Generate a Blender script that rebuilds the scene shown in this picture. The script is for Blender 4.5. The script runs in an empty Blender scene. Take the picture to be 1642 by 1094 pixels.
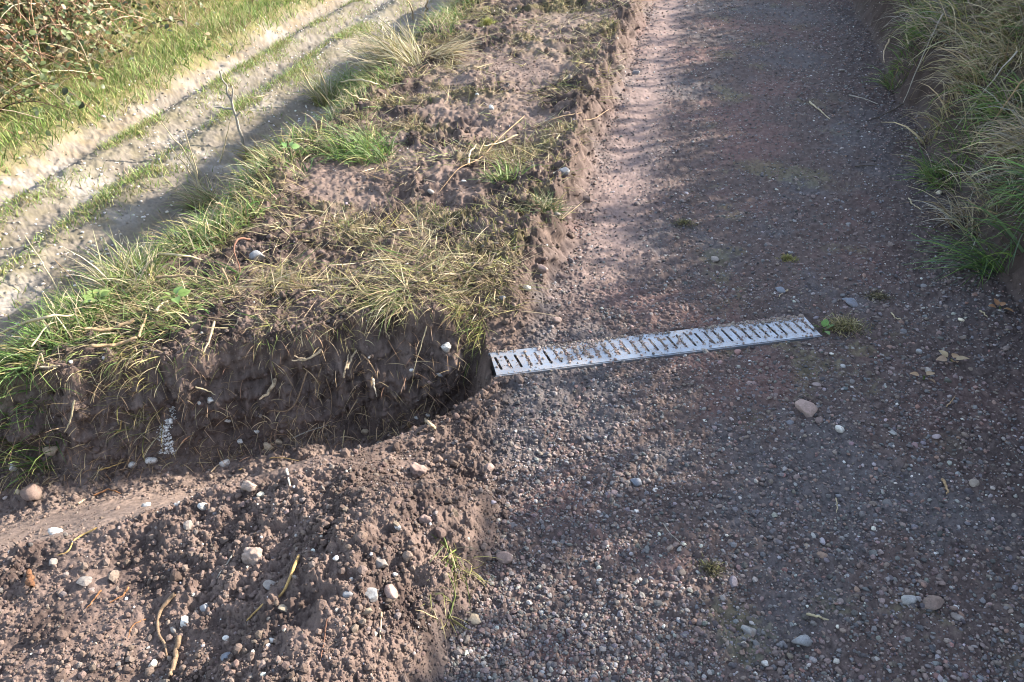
import bpy, bmesh, math
import numpy as np
from mathutils import Vector

# ------------------------------------------------------------------ camera, sky, sun, exposure
SC = bpy.context.scene
COL = SC.collection
CAM_H, PITCH, YAW, FPX = 1.45, math.radians(35.3), math.radians(12.49), 1277.0
cam_d = bpy.data.cameras.new("camera")
cam = bpy.data.objects.new("camera", cam_d)
COL.objects.link(cam)
cam.location = (0, 0, CAM_H)
cam.rotation_euler = (math.pi / 2 - PITCH, 0, YAW)
cam_d.sensor_width = 36
cam_d.lens = 36 * FPX / 1642
cam_d.clip_start, cam_d.clip_end = 0.05, 2000
SC.camera = cam

SUN_AZ, SUN_EL = math.radians(56), math.radians(25)      # azimuth from +Y towards +X
w = bpy.data.worlds.new("World"); SC.world = w; w.use_nodes = True
nt = w.node_tree
sky = nt.nodes.new("ShaderNodeTexSky"); sky.sky_type = 'NISHITA'; sky.sun_disc = False
sky.sun_elevation = SUN_EL; sky.sun_rotation = SUN_AZ
sky.air_density = 1.0; sky.dust_density = 0.6; sky.ozone_density = 1.0
bg = nt.nodes["Background"]; bg.inputs[1].default_value = 0.15
hs = nt.nodes.new("ShaderNodeHueSaturation"); hs.inputs["Saturation"].default_value = 0.72     # thin high haze in the sky
nt.links.new(sky.outputs[0], hs.inputs["Color"]); nt.links.new(hs.outputs[0], bg.inputs[0])
sun_d = bpy.data.lights.new("sun", 'SUN'); sun_d.energy = 4.8; sun_d.angle = math.radians(0.6)
sun_d.color = (1.0, 0.91, 0.79)
sun = bpy.data.objects.new("sun", sun_d); COL.objects.link(sun)
sdir = Vector((math.sin(SUN_AZ) * math.cos(SUN_EL), math.cos(SUN_AZ) * math.cos(SUN_EL), math.sin(SUN_EL)))
sun.rotation_euler = sdir.to_track_quat('Z', 'Y').to_euler(); sun.location = (6, 4, 6)
SC.view_settings.view_transform = 'Standard'; SC.view_settings.look = 'None'
SC.view_settings.exposure = 2.15; SC.view_settings.gamma = 1.0
SC.cycles.pixel_filter_type = 'BLACKMAN_HARRIS'; SC.cycles.filter_width = 1.0

rng = np.random.default_rng(7)
U = lambda a, b, n: rng.uniform(a, b, n)

# ------------------------------------------------------------------ noise
def _h(ix, iy, seed):
    h = (ix.astype(np.uint32) * np.uint32(374761393) + iy.astype(np.uint32) * np.uint32(668265263)
         + np.uint32((seed * 2246822519) & 0xffffffff))
    h = (h ^ (h >> np.uint32(13))) * np.uint32(1274126177)
    return h ^ (h >> np.uint32(16))

def pn(x, y, seed=0):
    """gradient noise, about -1..1"""
    x = np.asarray(x, np.float32); y = np.asarray(y, np.float32)
    xi = np.floor(x).astype(np.int64); yi = np.floor(y).astype(np.int64)
    xf = x - xi; yf = y - yi
    u = xf * xf * xf * (xf * (xf * 6 - 15) + 10); v = yf * yf * yf * (yf * (yf * 6 - 15) + 10)
    def g(a, b):
        h = _h(xi + a, yi + b, seed)
        ang = (h & np.uint32(1023)).astype(np.float32) * np.float32(2 * math.pi / 1024)
        return np.cos(ang) * (xf - a) + np.sin(ang) * (yf - b)
    n0 = g(0, 0) * (1 - u) + g(1, 0) * u; n1 = g(0, 1) * (1 - u) + g(1, 1) * u
    return (n0 * (1 - v) + n1 * v) * 1.5

def fbm(x, y, f, seed, o=3, gain=0.5):
    s = 0; a = 1.0
    for k in range(o):
        s = s + a * pn(x * f, y * f, seed + 17 * k); f *= 2.1; a *= gain
    return s

def worley(x, y, f, seed):
    """distance to the nearest point, and that cell's random 0..1"""
    x = np.asarray(x * f, np.float32); y = np.asarray(y * f, np.float32)
    xi = np.floor(x).astype(np.int64); yi = np.floor(y).astype(np.int64)
    best = np.full(x.shape, 9., np.float32); rid = np.zeros(x.shape, np.float32)
    for a in (-1, 0, 1):
        for b in (-1, 0, 1):
            h = _h(xi + a, yi + b, seed)
            px = xi + a + (h & np.uint32(255)).astype(np.float32) / 255
            py = yi + b + ((h >> np.uint32(8)) & np.uint32(255)).astype(np.float32) / 255
            d = (px - x) ** 2 + (py - y) ** 2
            m = d < best
            best = np.where(m, d, best)
            rid = np.where(m, ((h >> np.uint32(16)) & np.uint32(255)).astype(np.float32) / 255, rid)
    return np.sqrt(best), rid

def ss(a, b, x):
    t = np.clip((x - a) / (b - a), 0, 1)
    return t * t * (3 - 2 * t)

def dome(d, r=0.75):
    return np.sqrt(np.clip(1 - (d / r) ** 2, 0, 1))

# ------------------------------------------------------------------ shape of the ground (road runs along +Y)
GX, GY = -0.47, 1.86                                    # the grate's left end, where the ditch starts
EX, EY = -0.914, -0.406                                 # the ditch runs this way
NX, NY = -0.406, 0.914                                  # towards its far wall
def sq(x, y):
    return (x - GX) * EX + (y - GY) * EY, (x - GX) * NX + (y - GY) * NY

def road_left(y):
    return -0.375 + 0.065 * (1 - ss(1.15, 1.5, y)) + 0.03 * pn(y * 1.7, y * 0 + 3, 5) + 0.018 * pn(y * 7, y * 0 + 9, 6) + 0.008 * pn(y * 25, y * 0, 7)
def road_right(y):
    return 1.15 + 0.05 * pn(y * 1.1, y * 0 + 3, 8) + 0.025 * pn(y * 5, y * 0 + 5, 9)
def verge_edge(y):
    return -1.72 + 0.16 * pn(y * 0.9, y * 0 + 1, 10) + 0.05 * pn(y * 4, y * 0 + 2, 11)

def ditch_mask(x, y):
    s, q = sq(x, y)
    far = 0.175 + 0.03 * pn(s * 3.2, s * 0, 20) + 0.018 * pn(s * 11, s * 0, 21)
    mf = np.clip((far - q) / 0.125, 0, 1)
    mf = 1 - (1 - mf) ** 1.9
    near0 = np.interp(s, [0, .2, .4, .7, 1.1, 1.5], [-.10, -.22, -.30, -.37, -.48, -.52]) + 0.025 * pn(s * 3, s * 0, 22)
    wn = np.interp(s, [0, .15, .4, .7, 1.1, 1.5], [.10, .13, .21, .30, .43, .46])
    tn = np.clip((q - near0) / wn, 0, 1)
    mn = 0.6 * tn + 0.4 * tn * tn * (3 - 2 * tn)
    me = np.clip((s - 0.005 - 0.02 * pn(q * 9, q * 0, 23) - 0.25 * np.clip(-0.02 - q, 0, 1)) / 0.07, 0, 1)
    me = 1 - (1 - me) ** 2
    return mf, mn, me

PATCH = [(-1.05, 4.55, .50, .55), (-1.25, 3.1, .34, .40), (-0.95, 3.75, .38, .25), (-1.15, 3.85, .28, .22), (-0.9, 5.6, .35, .4), (-1.35, 2.95, .28, .25)]
def patch_mask(x, y):
    m = np.zeros(np.shape(x), np.float32)
    wob = 0.55 * pn(x * 3.0, y * 4.5, 31) + 0.40 * pn(x * 8, y * 12, 32) + 0.2 * pn(x * 26, y * 30, 33)
    for px, py, a, b in PATCH:
        d = np.sqrt(((x - px) / a) ** 2 + ((y - py) / b) ** 2) + wob
        m = np.maximum(m, 1 - ss(0.55, 1.1, d))
    return m

def zones(x, y):
    xl = road_left(y); xr = road_right(y); xe = verge_edge(y)
    nr_ = 1 - ss(1.3, 1.5, y); step = 1 - ss(-0.085 + .035 * nr_, 0.020, x - xl + 0.02 * pn(x * 9, y * 9, 12))                # 1 on the verge side
    mf, mn, me = ditch_mask(x, y)
    dm = mf * mn * me * step
    return xl, xr, xe, step, dm, mf

def z_base(x, y):
    x = np.asarray(x, np.float32); y = np.asarray(y, np.float32)
    xl, xr, xe, step, dm, mf = zones(x, y)
    z = 0.012 * pn(x * 1.3, y * 0.9, 40) + 0.006 * pn(x * 4, y * 3, 41)
    z = z - 0.012 * np.exp(-((x - (xl + 0.17)) / 0.13) ** 2) + 0.014 * np.exp(-((x - 0.42) / 0.3) ** 2)
    s, q = sq(x, y)
    near = (q < -0.02) * (1 - ss(1.75, 2.0, y)) * 1.0
    near = np.where(q > -.25, near * (1 - ss(-.25, -.02, q)), near)
    vt = 0.085 + 0.040 * np.exp(-((x - xl + 0.16) / 0.13) ** 2) * (1 - near) + 0.03 * pn(x * 2.1, y * 2.1, 42) - 0.05 * ss(-0.7, -1.7, x)
    vt = vt * (1 - near) + near * (0.012 + 0.022 * pn(x * 3.1, y * 3.1, 48) + 0.115 * np.exp(-((x + 0.55) / 0.20) ** 2) * ss(1.46, 1.27, y) - 0.05 * ss(-0.9, -1.6, x))
    vt = vt + 0.010 * np.exp(-((q + 0.53) / 0.10) ** 2) * ss(0.0, 0.3, s) + 0.035 * np.exp(-((q - 0.30) / 0.16) ** 2) * ss(0.0, 0.2, s) * (1 - ss(1.0, 1.5, s))
    mouth = np.exp(-(np.clip(np.abs(q + 0.24) - 0.25, 0, 1) / 0.06) ** 2) * (1 - ss(0.20, 0.55, s))   # the verge is dug away at the grate
    vt = vt * (1 - 0.93 * mouth)
    vt = vt * (1 - (q > -0.02) * (1 - ss(0.07, 0.36, q)) * (1 - ss(0.0, 0.16, s)))
    z = z * (1 - step) + vt * step
    # down to the lower track
    b = ss(0, 1, np.clip((xe - x) / 0.72, 0, 1))
    tr = -0.72 + 0.02 * pn(x * 1.5, y * 0.6, 43)
    tr = tr - 0.050 * np.exp(-((x + 4.15) / 0.10) ** 2) + 0.030 * np.exp(-((x + 3.93) / 0.11) ** 2)
    tr = tr - 0.03 * np.exp(-((x + 3.68) / 0.13) ** 2) + 0.035 * np.exp(-((x + 3.42) / 0.13) ** 2) - 0.04 * np.exp(-((x + 2.95) / 0.2) ** 2)
    fe = -4.27 + 0.06 * pn(y * 1.2, y * 0, 44)
    tr = tr + 0.11 * (1 - ss(fe - 0.22, fe, x)) + 0.42 * np.clip(-4.9 - x, 0, 3.2)
    z = z * (1 - b) + tr * b
    # the ditch
    zf = -0.265 - 0.06 * np.clip(s - .9, 0, 1) - 0.5 * np.clip(s - 1.65, 0, 5) + 0.02 * pn(s * 4, q * 6, 45)
    zf = np.maximum(zf, -0.74)
    z = np.where(zf < z, z + (zf - z) * dm, z)
    # channel seat under the grate
    u = -s; gm = ss(-0.02, 0.01, u) * (1 - ss(1.045, 1.055, u)) * (1 - ss(0.040, 0.048, np.abs(q)))
    z = z - 0.07 * gm
    # the level bed the grate is laid in
    lv = (1 - ss(0.06, 0.16, np.abs(q))) * ss(-0.1, 0.04, u) * (1 - ss(1.05, 1.25, u)) * (1 - gm) * (1 - dm)
    z = z * (1 - lv) + (-0.003) * lv
    # right bank
    r = np.clip(x - xr, 0, None)
    rb = 0.23 * ss(0, 0.09, r) + 0.98 * np.clip(r - 0.04, 0, 0.55) + 0.22 * np.clip(r - 0.59, 0, 1.2)
    rb = rb + ss(0.05, 0.4, r) * (0.06 * pn(x * 2.2, y * 2.2, 46) + 0.03 * pn(x * 5, y * 5, 47))
    return z + rb

def grate_zone(x, y):
    s, q = sq(x, y)
    return ((-s > -0.03) & (-s < 1.07) & (np.abs(q) < 0.066))

def z_detail(x, y):
    xl, xr, xe, step, dm, mf = zones(x, y)
    pm = patch_mask(x, y)
    b = ss(0, 1, np.clip((xe - x) / 0.5, 0, 1))
    s, q = sq(x, y)
    road = (1 - step)
    smooth_rut = np.exp(-((x - (xl + 0.16)) / 0.14) ** 2) * ss(2.2, 2.9, y)
    w1, r1 = worley(x, y, 26, 50); w2, r2 = worley(x, y, 62, 51); w3, r3 = worley(x, y, 11, 52)
    f1 = fbm(x, y, 14, 53, 4, 0.6)
    w4, r4 = worley(x, y, 135, 57); f5 = fbm(x, y, 70, 58, 3, 0.6)
    f4 = 1 - 2 * np.abs(fbm(x, y, 5, 56, 4, 0.6))
    zr = (0.007 * dome(w1) * r1 ** 2 + 0.0055 * dome(w2) * r2 + 0.0045 * f1 + 0.003 * f4 + 0.003 * dome(w4) * r4 + 0.002 * f5) * (1 - 0.6 * smooth_rut)
    rough = ss(-0.5, 0.9, pn(x * 2.3, y * 2.3, 54) + 0.5 * pn(x * 6, y * 6, 55) + 0.3)
    pack = ss(0.0, 0.12, q + 0.45) * ss(0.30, 0.6, s) * (1 - ss(-0.16, -0.05, q))   # smooth packed ditch side
    zv = (0.010 * dome(w3, .6) * r3 ** 3 + 0.009 * dome(w1, .65) * r1 ** 3 + 0.006 * dome(w2) * r2 + 0.013 * f1 + (0.009 + 0.020 * ss(2.2, 3, y)) * f4 + 0.0045 * dome(w4) * r4 + 0.0045 * f5) * (0.35 + 0.75 * rough)
    zv = zv * (1 - 0.6 * pm) * (1 - 0.8 * pack) * (1 - 0.35 * b)
    berm = np.exp(-((x - xl + 0.10) / 0.09) ** 2) * step * ss(2.1, 2.5, y)
    zv = zv + berm * (0.006 * dome(w3) * r3 ** 2 + 0.008 * f1 + .010 * f4)
    zt = 0.006 * f1 + 0.004 * dome(w1) * r1 + 0.008 * f4 + .004 * f5
    t = ss(0.55, 0.75, np.clip((xe - x), 0, 2))
    zz = zr * road + zv * step * (1 - t) + zt * t
    rb = ss(0, 0.08, x - xr)
    zz = zz + rb * (0.02 * f1 + 0.018 * dome(w3) * r3)
    zz = zz * np.where(grate_zone(x, y), 0.1, 1.0)
    return zz

def z_full(x, y):
    return z_base(x, y) + z_detail(x, y)

def surface(x, y, detail=1.0):
    """the ground's true points: the cut face of the ditch bulges and is undercut"""
    x = np.asarray(x, np.float32); y = np.asarray(y, np.float32)
    z = z_base(x, y) + z_detail(x, y) * detail
    xl, xr, xe, step, dm, mf = zones(x, y); s, q = sq(x, y)
    wall = np.clip(4 * mf * (1 - mf), 0, 1) * ss(0.02, 0.1, s) * (1 - ss(1.6, 1.9, s)) * ((q > -0.1) & (q < 0.4))
    w1, r1 = worley(s + .03 * pn(s * 20, z * 20, 75), z * .9, 14, 73); w2, r2 = worley(s, z, 42, 74)
    push = wall * (0.035 * pn(s * 5, z * 6, 70) + 0.024 * pn(s * 15, z * 17, 71) + 0.012 * pn(s * 45, z * 45, 72) + 0.006 * pn(s * 120, z * 120, 76) + 0.028 * dome(w1) * r1 ** 2 + 0.010 * dome(w2) * r2)
    # ragged broken edges of the verge and of the bank's bare foot
    e = np.clip(4 * step * (1 - step), 0, 1) * ss(2.15, 2.5, y + .6 * (y < 1.5)) + 0.9 * ss(0.0, 0.04, x - xr) * (1 - ss(0.14, 0.30, x - xr))
    w3, r3 = worley(y + .02 * pn(x * 20, z * 30, 77), z * 1.3 + x * .4, 17, 78); w4, r4 = worley(y, z + x * .5, 48, 79)
    px = e * (0.022 * pn(y * 8, z * 12 + x * 5, 80) + 0.012 * pn(y * 28, z * 36 + x * 20, 81) + 0.022 * dome(w3) * r3 ** 2 + 0.010 * dome(w4) * r4 - .01)
    px = np.where(x > 0.6, -px, px)
    return x - NX * push + px, y - NY * push, z + 0.25 * push

def lerp3(a, b, t):
    return a + (b - a) * t[:, None]

def ground_colour(x, y, z):
    """colours of the soils; shade in gaps between crumbs is put in as darker soil"""
    n = len(x)
    xl, xr, xe, step, dm, mf = zones(x, y)
    s, q = sq(x, y)
    C = lambda *c: np.array(c, np.float32)[None, :]
    f1 = fbm(x, y, 1.6, 60, 3); f2 = fbm(x, y, 7, 61, 3); f3 = fbm(x, y, 45, 62, 2)
    road = np.repeat(C(0.086, 0.065, 0.058), n, 0)  # road soil darkened to stand for shade between the stones
    road = lerp3(road, C(0.125, 0.080, 0.070), ss(0.15, 0.7, f1 + 0.4 * f2) * 0.85)
    road = lerp3(road, C(0.082, 0.076, 0.076), ss(0.1, 0.7, -f1 + 0.5 * f2) * 0.7)
    road = lerp3(road, C(0.200, 0.148, 0.130), np.exp(-((x - xl - 0.15) / 0.13) ** 2) * ss(2.0, 2.8, y) * 0.8)
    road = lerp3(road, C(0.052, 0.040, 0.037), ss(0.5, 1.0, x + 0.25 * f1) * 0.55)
    road = lerp3(road, C(0.13, 0.125, 0.06), ss(0.35, 0.75, fbm(x, y, 3.0, 63, 3) + 0.25 * f3) * 0.35 * ss(0.0, 0.2, x) * (1 - ss(0.6, 0.9, x)))
    verge = np.repeat(C(0.092, 0.067, 0.055), n, 0)  # verge soil darkened in place of shade among the crumbs
    verge = lerp3(verge, C(0.036, 0.026, 0.022), ss(-0.15, 0.55, f2 + 0.5 * f1))
    verge = lerp3(verge, C(0.140, 0.102, 0.084), ss(0.2, 0.9, -f2 + 0.4 * f3) * 0.6)
    moss = ss(-0.05, 0.5, fbm(x, y, 2.6, 64, 3) + 0.3 * f3) * ss(1.95, 2.5, y) * (1 - ss(6.5, 8.5, y) * .5) * (x < xl - 0.1)
    verge = lerp3(verge, C(0.105, 0.092, 0.040), moss * 0.55)
    pm = patch_mask(x, y)
    verge = lerp3(verge, C(0.160, 0.118, 0.098), pm * 0.7)
    near = 1 - ss(1.2, 1.7, y)
    mound = lerp3(np.repeat(C(0.122, 0.089, 0.074), n, 0), C(0.056, 0.040, 0.034), ss(-0.2, 0.7, f2 + 0.4 * f3))  # mound soil darkened, imitating the shaded pores between crumbs
    verge = lerp3(verge, mound, near)
    wet = lerp3(np.repeat(C(0.088, 0.066, 0.056), n, 0), C(0.130, 0.098, 0.082), ss(-0.4, 0.6, f2 + 0.5 * f3))
    pack = ss(-0.42, -0.30, q) * ss(0.35, 0.8, s) * (1 - ss(-0.16, 0.02, q))
    dcol = lerp3(wet, C(0.215, 0.165, 0.135), pack * 0.85)
    dcol = lerp3(dcol, C(0.135, 0.102, 0.085), ss(0.5, 1.2, s) * (1 - ss(-0.05, 0.12, q)) * 0.8)
    verge = lerp3(verge, dcol, ss(0.05, 0.35, dm))
    turf = np.repeat(C(0.075, 0.066, 0.032), n, 0)
    t = ss(-0.12, 0.18, xe - x + 0.10 * f2) * (1 - ss(0.1, 0.4, dm))
    verge = lerp3(verge, turf, t * 0.8)
    chalk = lerp3(np.repeat(C(0.150, 0.128, 0.104), n, 0), C(0.240, 0.214, 0.185), ss(-0.1, 0.6, f1 + 0.5 * f2))
    chalk = lerp3(chalk, C(0.110, 0.090, 0.068), ss(-0.2, 0.6, f2 + 0.8 * f3 - 0.1) * 0.7)
    strip = np.exp(-((x + 3.93) / 0.15) ** 2) + np.exp(-((x + 3.42) / 0.17) ** 2) + 0.6 * np.exp(-((x + 2.45) / 0.2) ** 2)
    chalk = lerp3(chalk, C(0.125, 0.110, 0.065), np.clip(strip * .7 + 0.6 * f2, 0, 1) * 0.65)
    chalk = lerp3(chalk, C(0.115, 0.092, 0.062), ss(-3.4, -2.9, x) * ss(-0.5, 0.3, f2 + 0.3) * 0.55)
    fe = -4.22 + 0.06 * f2
    chalk = lerp3(chalk, C(0.20, 0.150, 0.105), (1 - ss(-4.3, -4.1, x)) * ss(-.3, .5, f2 + f3 * .5) * .7)
    chalk = lerp3(chalk, C(0.13, 0.115, 0.05), 1 - ss(fe - 0.25, fe, x))  # field soil brightened under the grass, sunlight put into its colour
    tt = ss(0.5, 0.75, xe - x + 0.06 * f2)
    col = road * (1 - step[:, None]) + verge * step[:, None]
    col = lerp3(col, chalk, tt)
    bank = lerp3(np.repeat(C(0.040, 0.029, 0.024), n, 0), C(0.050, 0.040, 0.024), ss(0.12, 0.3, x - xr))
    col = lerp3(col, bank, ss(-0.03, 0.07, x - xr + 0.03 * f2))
    col = col * (1 + 0.28 * np.clip(f3, -1, 1))[:, None]
    col = np.where((x > xe - .3)[:, None], col * C(1.01, .99, .995), col)
    return np.clip(col, 0.01, 0.9)

# ------------------------------------------------------------------ mesh helpers
def mesh_from(name, V, F, mat, colour=None, parent=None, smooth=True, loc=None, uvw=None):
    """V (n,3); F (m,3) or (m,4) index array -> one linked mesh object"""
    V = np.asarray(V, np.float32); F = np.asarray(F, np.int32)
    me = bpy.data.meshes.new(name)
    k = F.shape[1]
    me.vertices.add(len(V)); me.vertices.foreach_set("co", V.ravel())
    me.loops.add(F.size); me.loops.foreach_set("vertex_index", F.ravel())
    me.polygons.add(len(F)); me.polygons.foreach_set("loop_start", np.arange(0, F.size, k, dtype=np.int32))
    me.polygons.foreach_set("loop_total", np.full(len(F), k, np.int32))
    me.polygons.foreach_set("use_smooth", np.full(len(F), smooth, bool))
    if colour is not None:
        c = np.ones((len(V), 4), np.float32); c[:, :3] = colour
        a = me.attributes.new("tint", 'FLOAT_COLOR', 'POINT'); a.data.foreach_set("color", c.ravel())
    me.update(calc_edges=True)
    if mat: me.materials.append(mat)
    o = bpy.data.objects.new(name, me); COL.objects.link(o)
    if parent: o.parent = parent
    return o

def tag(o, label=None, cat=None, group=None, kind=None):
    if label: o["label"] = label
    if cat: o["category"] = cat
    if group: o["group"] = group
    if kind: o["kind"] = kind
    return o

def empty(name, loc, rz=0.0):
    o = bpy.data.objects.new(name, None); COL.objects.link(o)
    o.location = loc; o.rotation_euler = (0, 0, rz); o.empty_display_size = 0.05
    return o

# ------------------------------------------------------------------ materials
def soil_material(name, rough=0.95, spec=0.15, bump=0.5, scale=330, translucent=0.0, vary=0.22):
    m = bpy.data.materials.new(name); m.use_nodes = True
    t = m.node_tree; p = t.nodes["Principled BSDF"]
    at = t.nodes.new("ShaderNodeAttribute"); at.attribute_name = "tint"
    geo = t.nodes.new("ShaderNodeNewGeometry")
    n = t.nodes.new("ShaderNodeTexNoise"); n.inputs["Scale"].default_value = scale; n.inputs["Detail"].default_value = 5
    n.inputs["Roughness"].default_value = 0.7
    t.links.new(geo.outputs["Position"], n.inputs["Vector"])
    mr = t.nodes.new("ShaderNodeMapRange"); mr.inputs[1].default_value = 0.3; mr.inputs[2].default_value = 0.7
    mr.inputs[3].default_value = 1 - vary; mr.inputs[4].default_value = 1 + vary
    t.links.new(n.outputs[0], mr.inputs[0])
    mx = t.nodes.new("ShaderNodeVectorMath"); mx.operation = 'SCALE'
    t.links.new(at.outputs["Color"], mx.inputs[0]); t.links.new(mr.outputs[0], mx.inputs["Scale"])
    t.links.new(mx.outputs[0], p.inputs["Base Color"])
    p.inputs["Roughness"].default_value = rough; p.inputs["Specular IOR Level"].default_value = spec
    if bump:
        b = t.nodes.new("ShaderNodeBump"); b.inputs["Strength"].default_value = bump; b.inputs["Distance"].default_value = 0.004
        t.links.new(n.outputs[0], b.inputs["Height"]); t.links.new(b.outputs[0], p.inputs["Normal"])
    if translucent:
        tr = t.nodes.new("ShaderNodeBsdfTranslucent"); t.links.new(mx.outputs[0], tr.inputs[0])
        ms = t.nodes.new("ShaderNodeMixShader"); ms.inputs[0].default_value = translucent
        t.links.new(p.outputs[0], ms.inputs[1]); t.links.new(tr.outputs[0], ms.inputs[2])
        t.links.new(ms.outputs[0], t.nodes["Material Output"].inputs[0])
    return m
M_SOIL = soil_material("soil")
M_STONE = soil_material("stone", rough=0.75, spec=0.35, bump=0.35, scale=260, vary=0.25)
M_GRASS = soil_material("grass", rough=0.55, spec=0.35, bump=0, scale=60, translucent=0.32, vary=0.2)
M_STRAW = soil_material("straw", rough=0.6, spec=0.3, bump=0, scale=90, translucent=0.2, vary=0.25)
M_ROOT = soil_material("root", rough=0.85, spec=0.2, bump=0.8, scale=170, vary=0.5)
M_LEAF = soil_material("leaf", rough=0.5, spec=0.4, bump=0, scale=50, translucent=0.3, vary=0.2)

# ------------------------------------------------------------------ ground
def build_ground():
    r = [0.30]
    while r[-1] < 14:
        k = 0.0031
        if 1.35 < r[-1] < 2.5: k = 0.0020
        if 1.86 < r[-1] < 2.42: k = 0.0008
        if r[-1] > 7: k = 0.005
        r.append(r[-1] * (1 + k))
    while r[-1] < 600: r.append(r[-1] * 1.07)
    r = np.array([0.02, 0.1, 0.2] + r, np.float32)
    c0 = -YAW
    dense = np.linspace(-math.radians(57), math.radians(57), 1500)
    rest = np.linspace(math.radians(57), 2 * math.pi - math.radians(57), 90)[1:-1]
    az = (np.concatenate([dense, rest]) + c0).astype(np.float32)
    R, A = np.meshgrid(r, az, indexing='ij')
    X = (R * np.sin(A)).ravel(); Y = (R * np.cos(A)).ravel()
    nr, na = len(r), len(az)
    fade = 1 - ss(14, 40, R.ravel())
    X2, Y2, Z = surface(X, Y, fade)
    col = ground_colour(X, Y, Z)
    xl, xr, xe, step, dm, mf = zones(X, Y)
    zone = np.zeros(len(X), np.int32)
    zone[(step > 0.5)] = 1
    zone[(dm > 0.12) & (step > 0.5)] = 2
    zone[(xe - X > 0.0) & (dm <= 0.12)] = 3
    zone[(xe - X > 0.62)] = 4
    zone[X < -4.36] = 5
    zone[X > xr] = 6
    V = np.stack([X2, Y2, Z], 1)
    i, j = np.meshgrid(np.arange(nr - 1), np.arange(na), indexing='ij')
    i = i.ravel(); j = j.ravel(); j2 = (j + 1) % na
    F = np.stack([i * na + j, i * na + j2, (i + 1) * na + j2, (i + 1) * na + j], 1)[:, ::-1]
    fz = zone[F[:, 0]]
    for k, nm in enumerate(["gravel_path", "verge", "ditch", "verge_slope", "track", "field", "bank"]):
        f = F[fz == k]
        if len(f) == 0: continue
        used = np.zeros(len(V), bool); used[f.ravel()] = True
        idx = np.cumsum(used) - 1
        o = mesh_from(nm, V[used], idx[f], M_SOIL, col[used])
        o["kind"] = "structure"
build_ground()

# ------------------------------------------------------------------ where a picture ray meets the ground
def ray(u, v):
    x = (u - 821) / FPX; y = (v - 547) / FPX
    d = np.array([x, math.cos(PITCH) - math.sin(PITCH) * y, -math.sin(PITCH) - math.cos(PITCH) * y])
    c, s_ = math.cos(YAW), math.sin(YAW)
    return np.array([c * d[0] - s_ * d[1], s_ * d[0] + c * d[1], d[2]])
def at_many(uv, lift=0.0):
    out = []
    for u, v in uv:
        d = ray(u, v)
        t = np.linspace(0.5, 12, 2300)
        x = d[0] * t; y = d[1] * t; z = CAM_H + d[2] * t
        hit = np.nonzero(z < z_base(x, y) + lift)[0]
        k = hit[0] if len(hit) else len(t) - 1
        t2 = np.linspace(t[max(k - 1, 0)], t[k], 12)
        x = d[0] * t2; y = d[1] * t2; z = CAM_H + d[2] * t2
        hit = np.nonzero(z < z_full(x, y) + lift)[0]
        k = hit[0] if len(hit) else len(t2) - 1
        a, b, c_ = surface(x[k:k + 1], y[k:k + 1]); out.append((float(a[0]), float(b[0]), float(c_[0]) + lift))
    return np.array(out)
def at(u, v, lift=0.0):
    return at_many([(u, v)], lift)[0]

# ------------------------------------------------------------------ stones
def ico(sub):
    bm = bmesh.new(); bmesh.ops.create_icosphere(bm, subdivisions=sub, radius=1)
    V = np.array([v.co[:] for v in bm.verts], np.float32); F = np.array([[v.index for v in f.verts] for f in bm.faces], np.int32)
    bm.free(); return V, F
ICO = {k: ico(k) for k in (1, 2, 3, 4)}; ICO['c'] = ICO[2]
def stone_shape(sub, r, cuts=9, lump=0.0):
    V, F = ICO[sub]; V = V.copy()
    n = r.normal(size=(cuts, 3)); n /= np.linalg.norm(n, axis=1)[:, None]
    d = r.uniform(0.55, 0.9, cuts)
    rad = np.min(np.where(V @ n.T > 0.05, d[None] / np.maximum(V @ n.T, 0.05), 9), axis=1)
    V *= np.minimum(1, rad)[:, None]
    if lump:
        k = r.uniform(0, 50)
        nz = pn(V[:, 0] * 2.2 + k, V[:, 1] * 2.2 + V[:, 2] * 1.7, 3) + 0.5 * pn(V[:, 0] * 6 + k, V[:, 1] * 6 - V[:, 2] * 5, 4) + 0.4 * pn(V[:, 2] * 13 + k, V[:, 1] * 13 - V[:, 0] * 9, 5)
        V *= (1 + lump * nz)[:, None]
    return V.astype(np.float32)
PROTO = {'c': [stone_shape(2, rng, 9, .17) for _ in range(20)], 1: [stone_shape(1, rng, 4) for _ in range(14)], 2: [stone_shape(2, rng, 8) for _ in range(16)]}

def rot_mats(n, tilt=0.5):
    a = rng.uniform(0, 2 * math.pi, n); b = rng.normal(0, tilt, n); c = rng.normal(0, tilt, n)
    ca, sa, cb, sb, cc, sc_ = np.cos(a), np.sin(a), np.cos(b), np.sin(b), np.cos(c), np.sin(c)
    Rz = np.zeros((n, 3, 3)); Rz[:, 0, 0] = ca; Rz[:, 0, 1] = -sa; Rz[:, 1, 0] = sa; Rz[:, 1, 1] = ca; Rz[:, 2, 2] = 1
    Rx = np.zeros((n, 3, 3)); Rx[:, 0, 0] = 1; Rx[:, 1, 1] = cb; Rx[:, 1, 2] = -sb; Rx[:, 2, 1] = sb; Rx[:, 2, 2] = cb
    Ry = np.zeros((n, 3, 3)); Ry[:, 1, 1] = 1; Ry[:, 0, 0] = cc; Ry[:, 0, 2] = sc_; Ry[:, 2, 0] = -sc_; Ry[:, 2, 2] = cc
    return Rz @ Rx @ Ry

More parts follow.
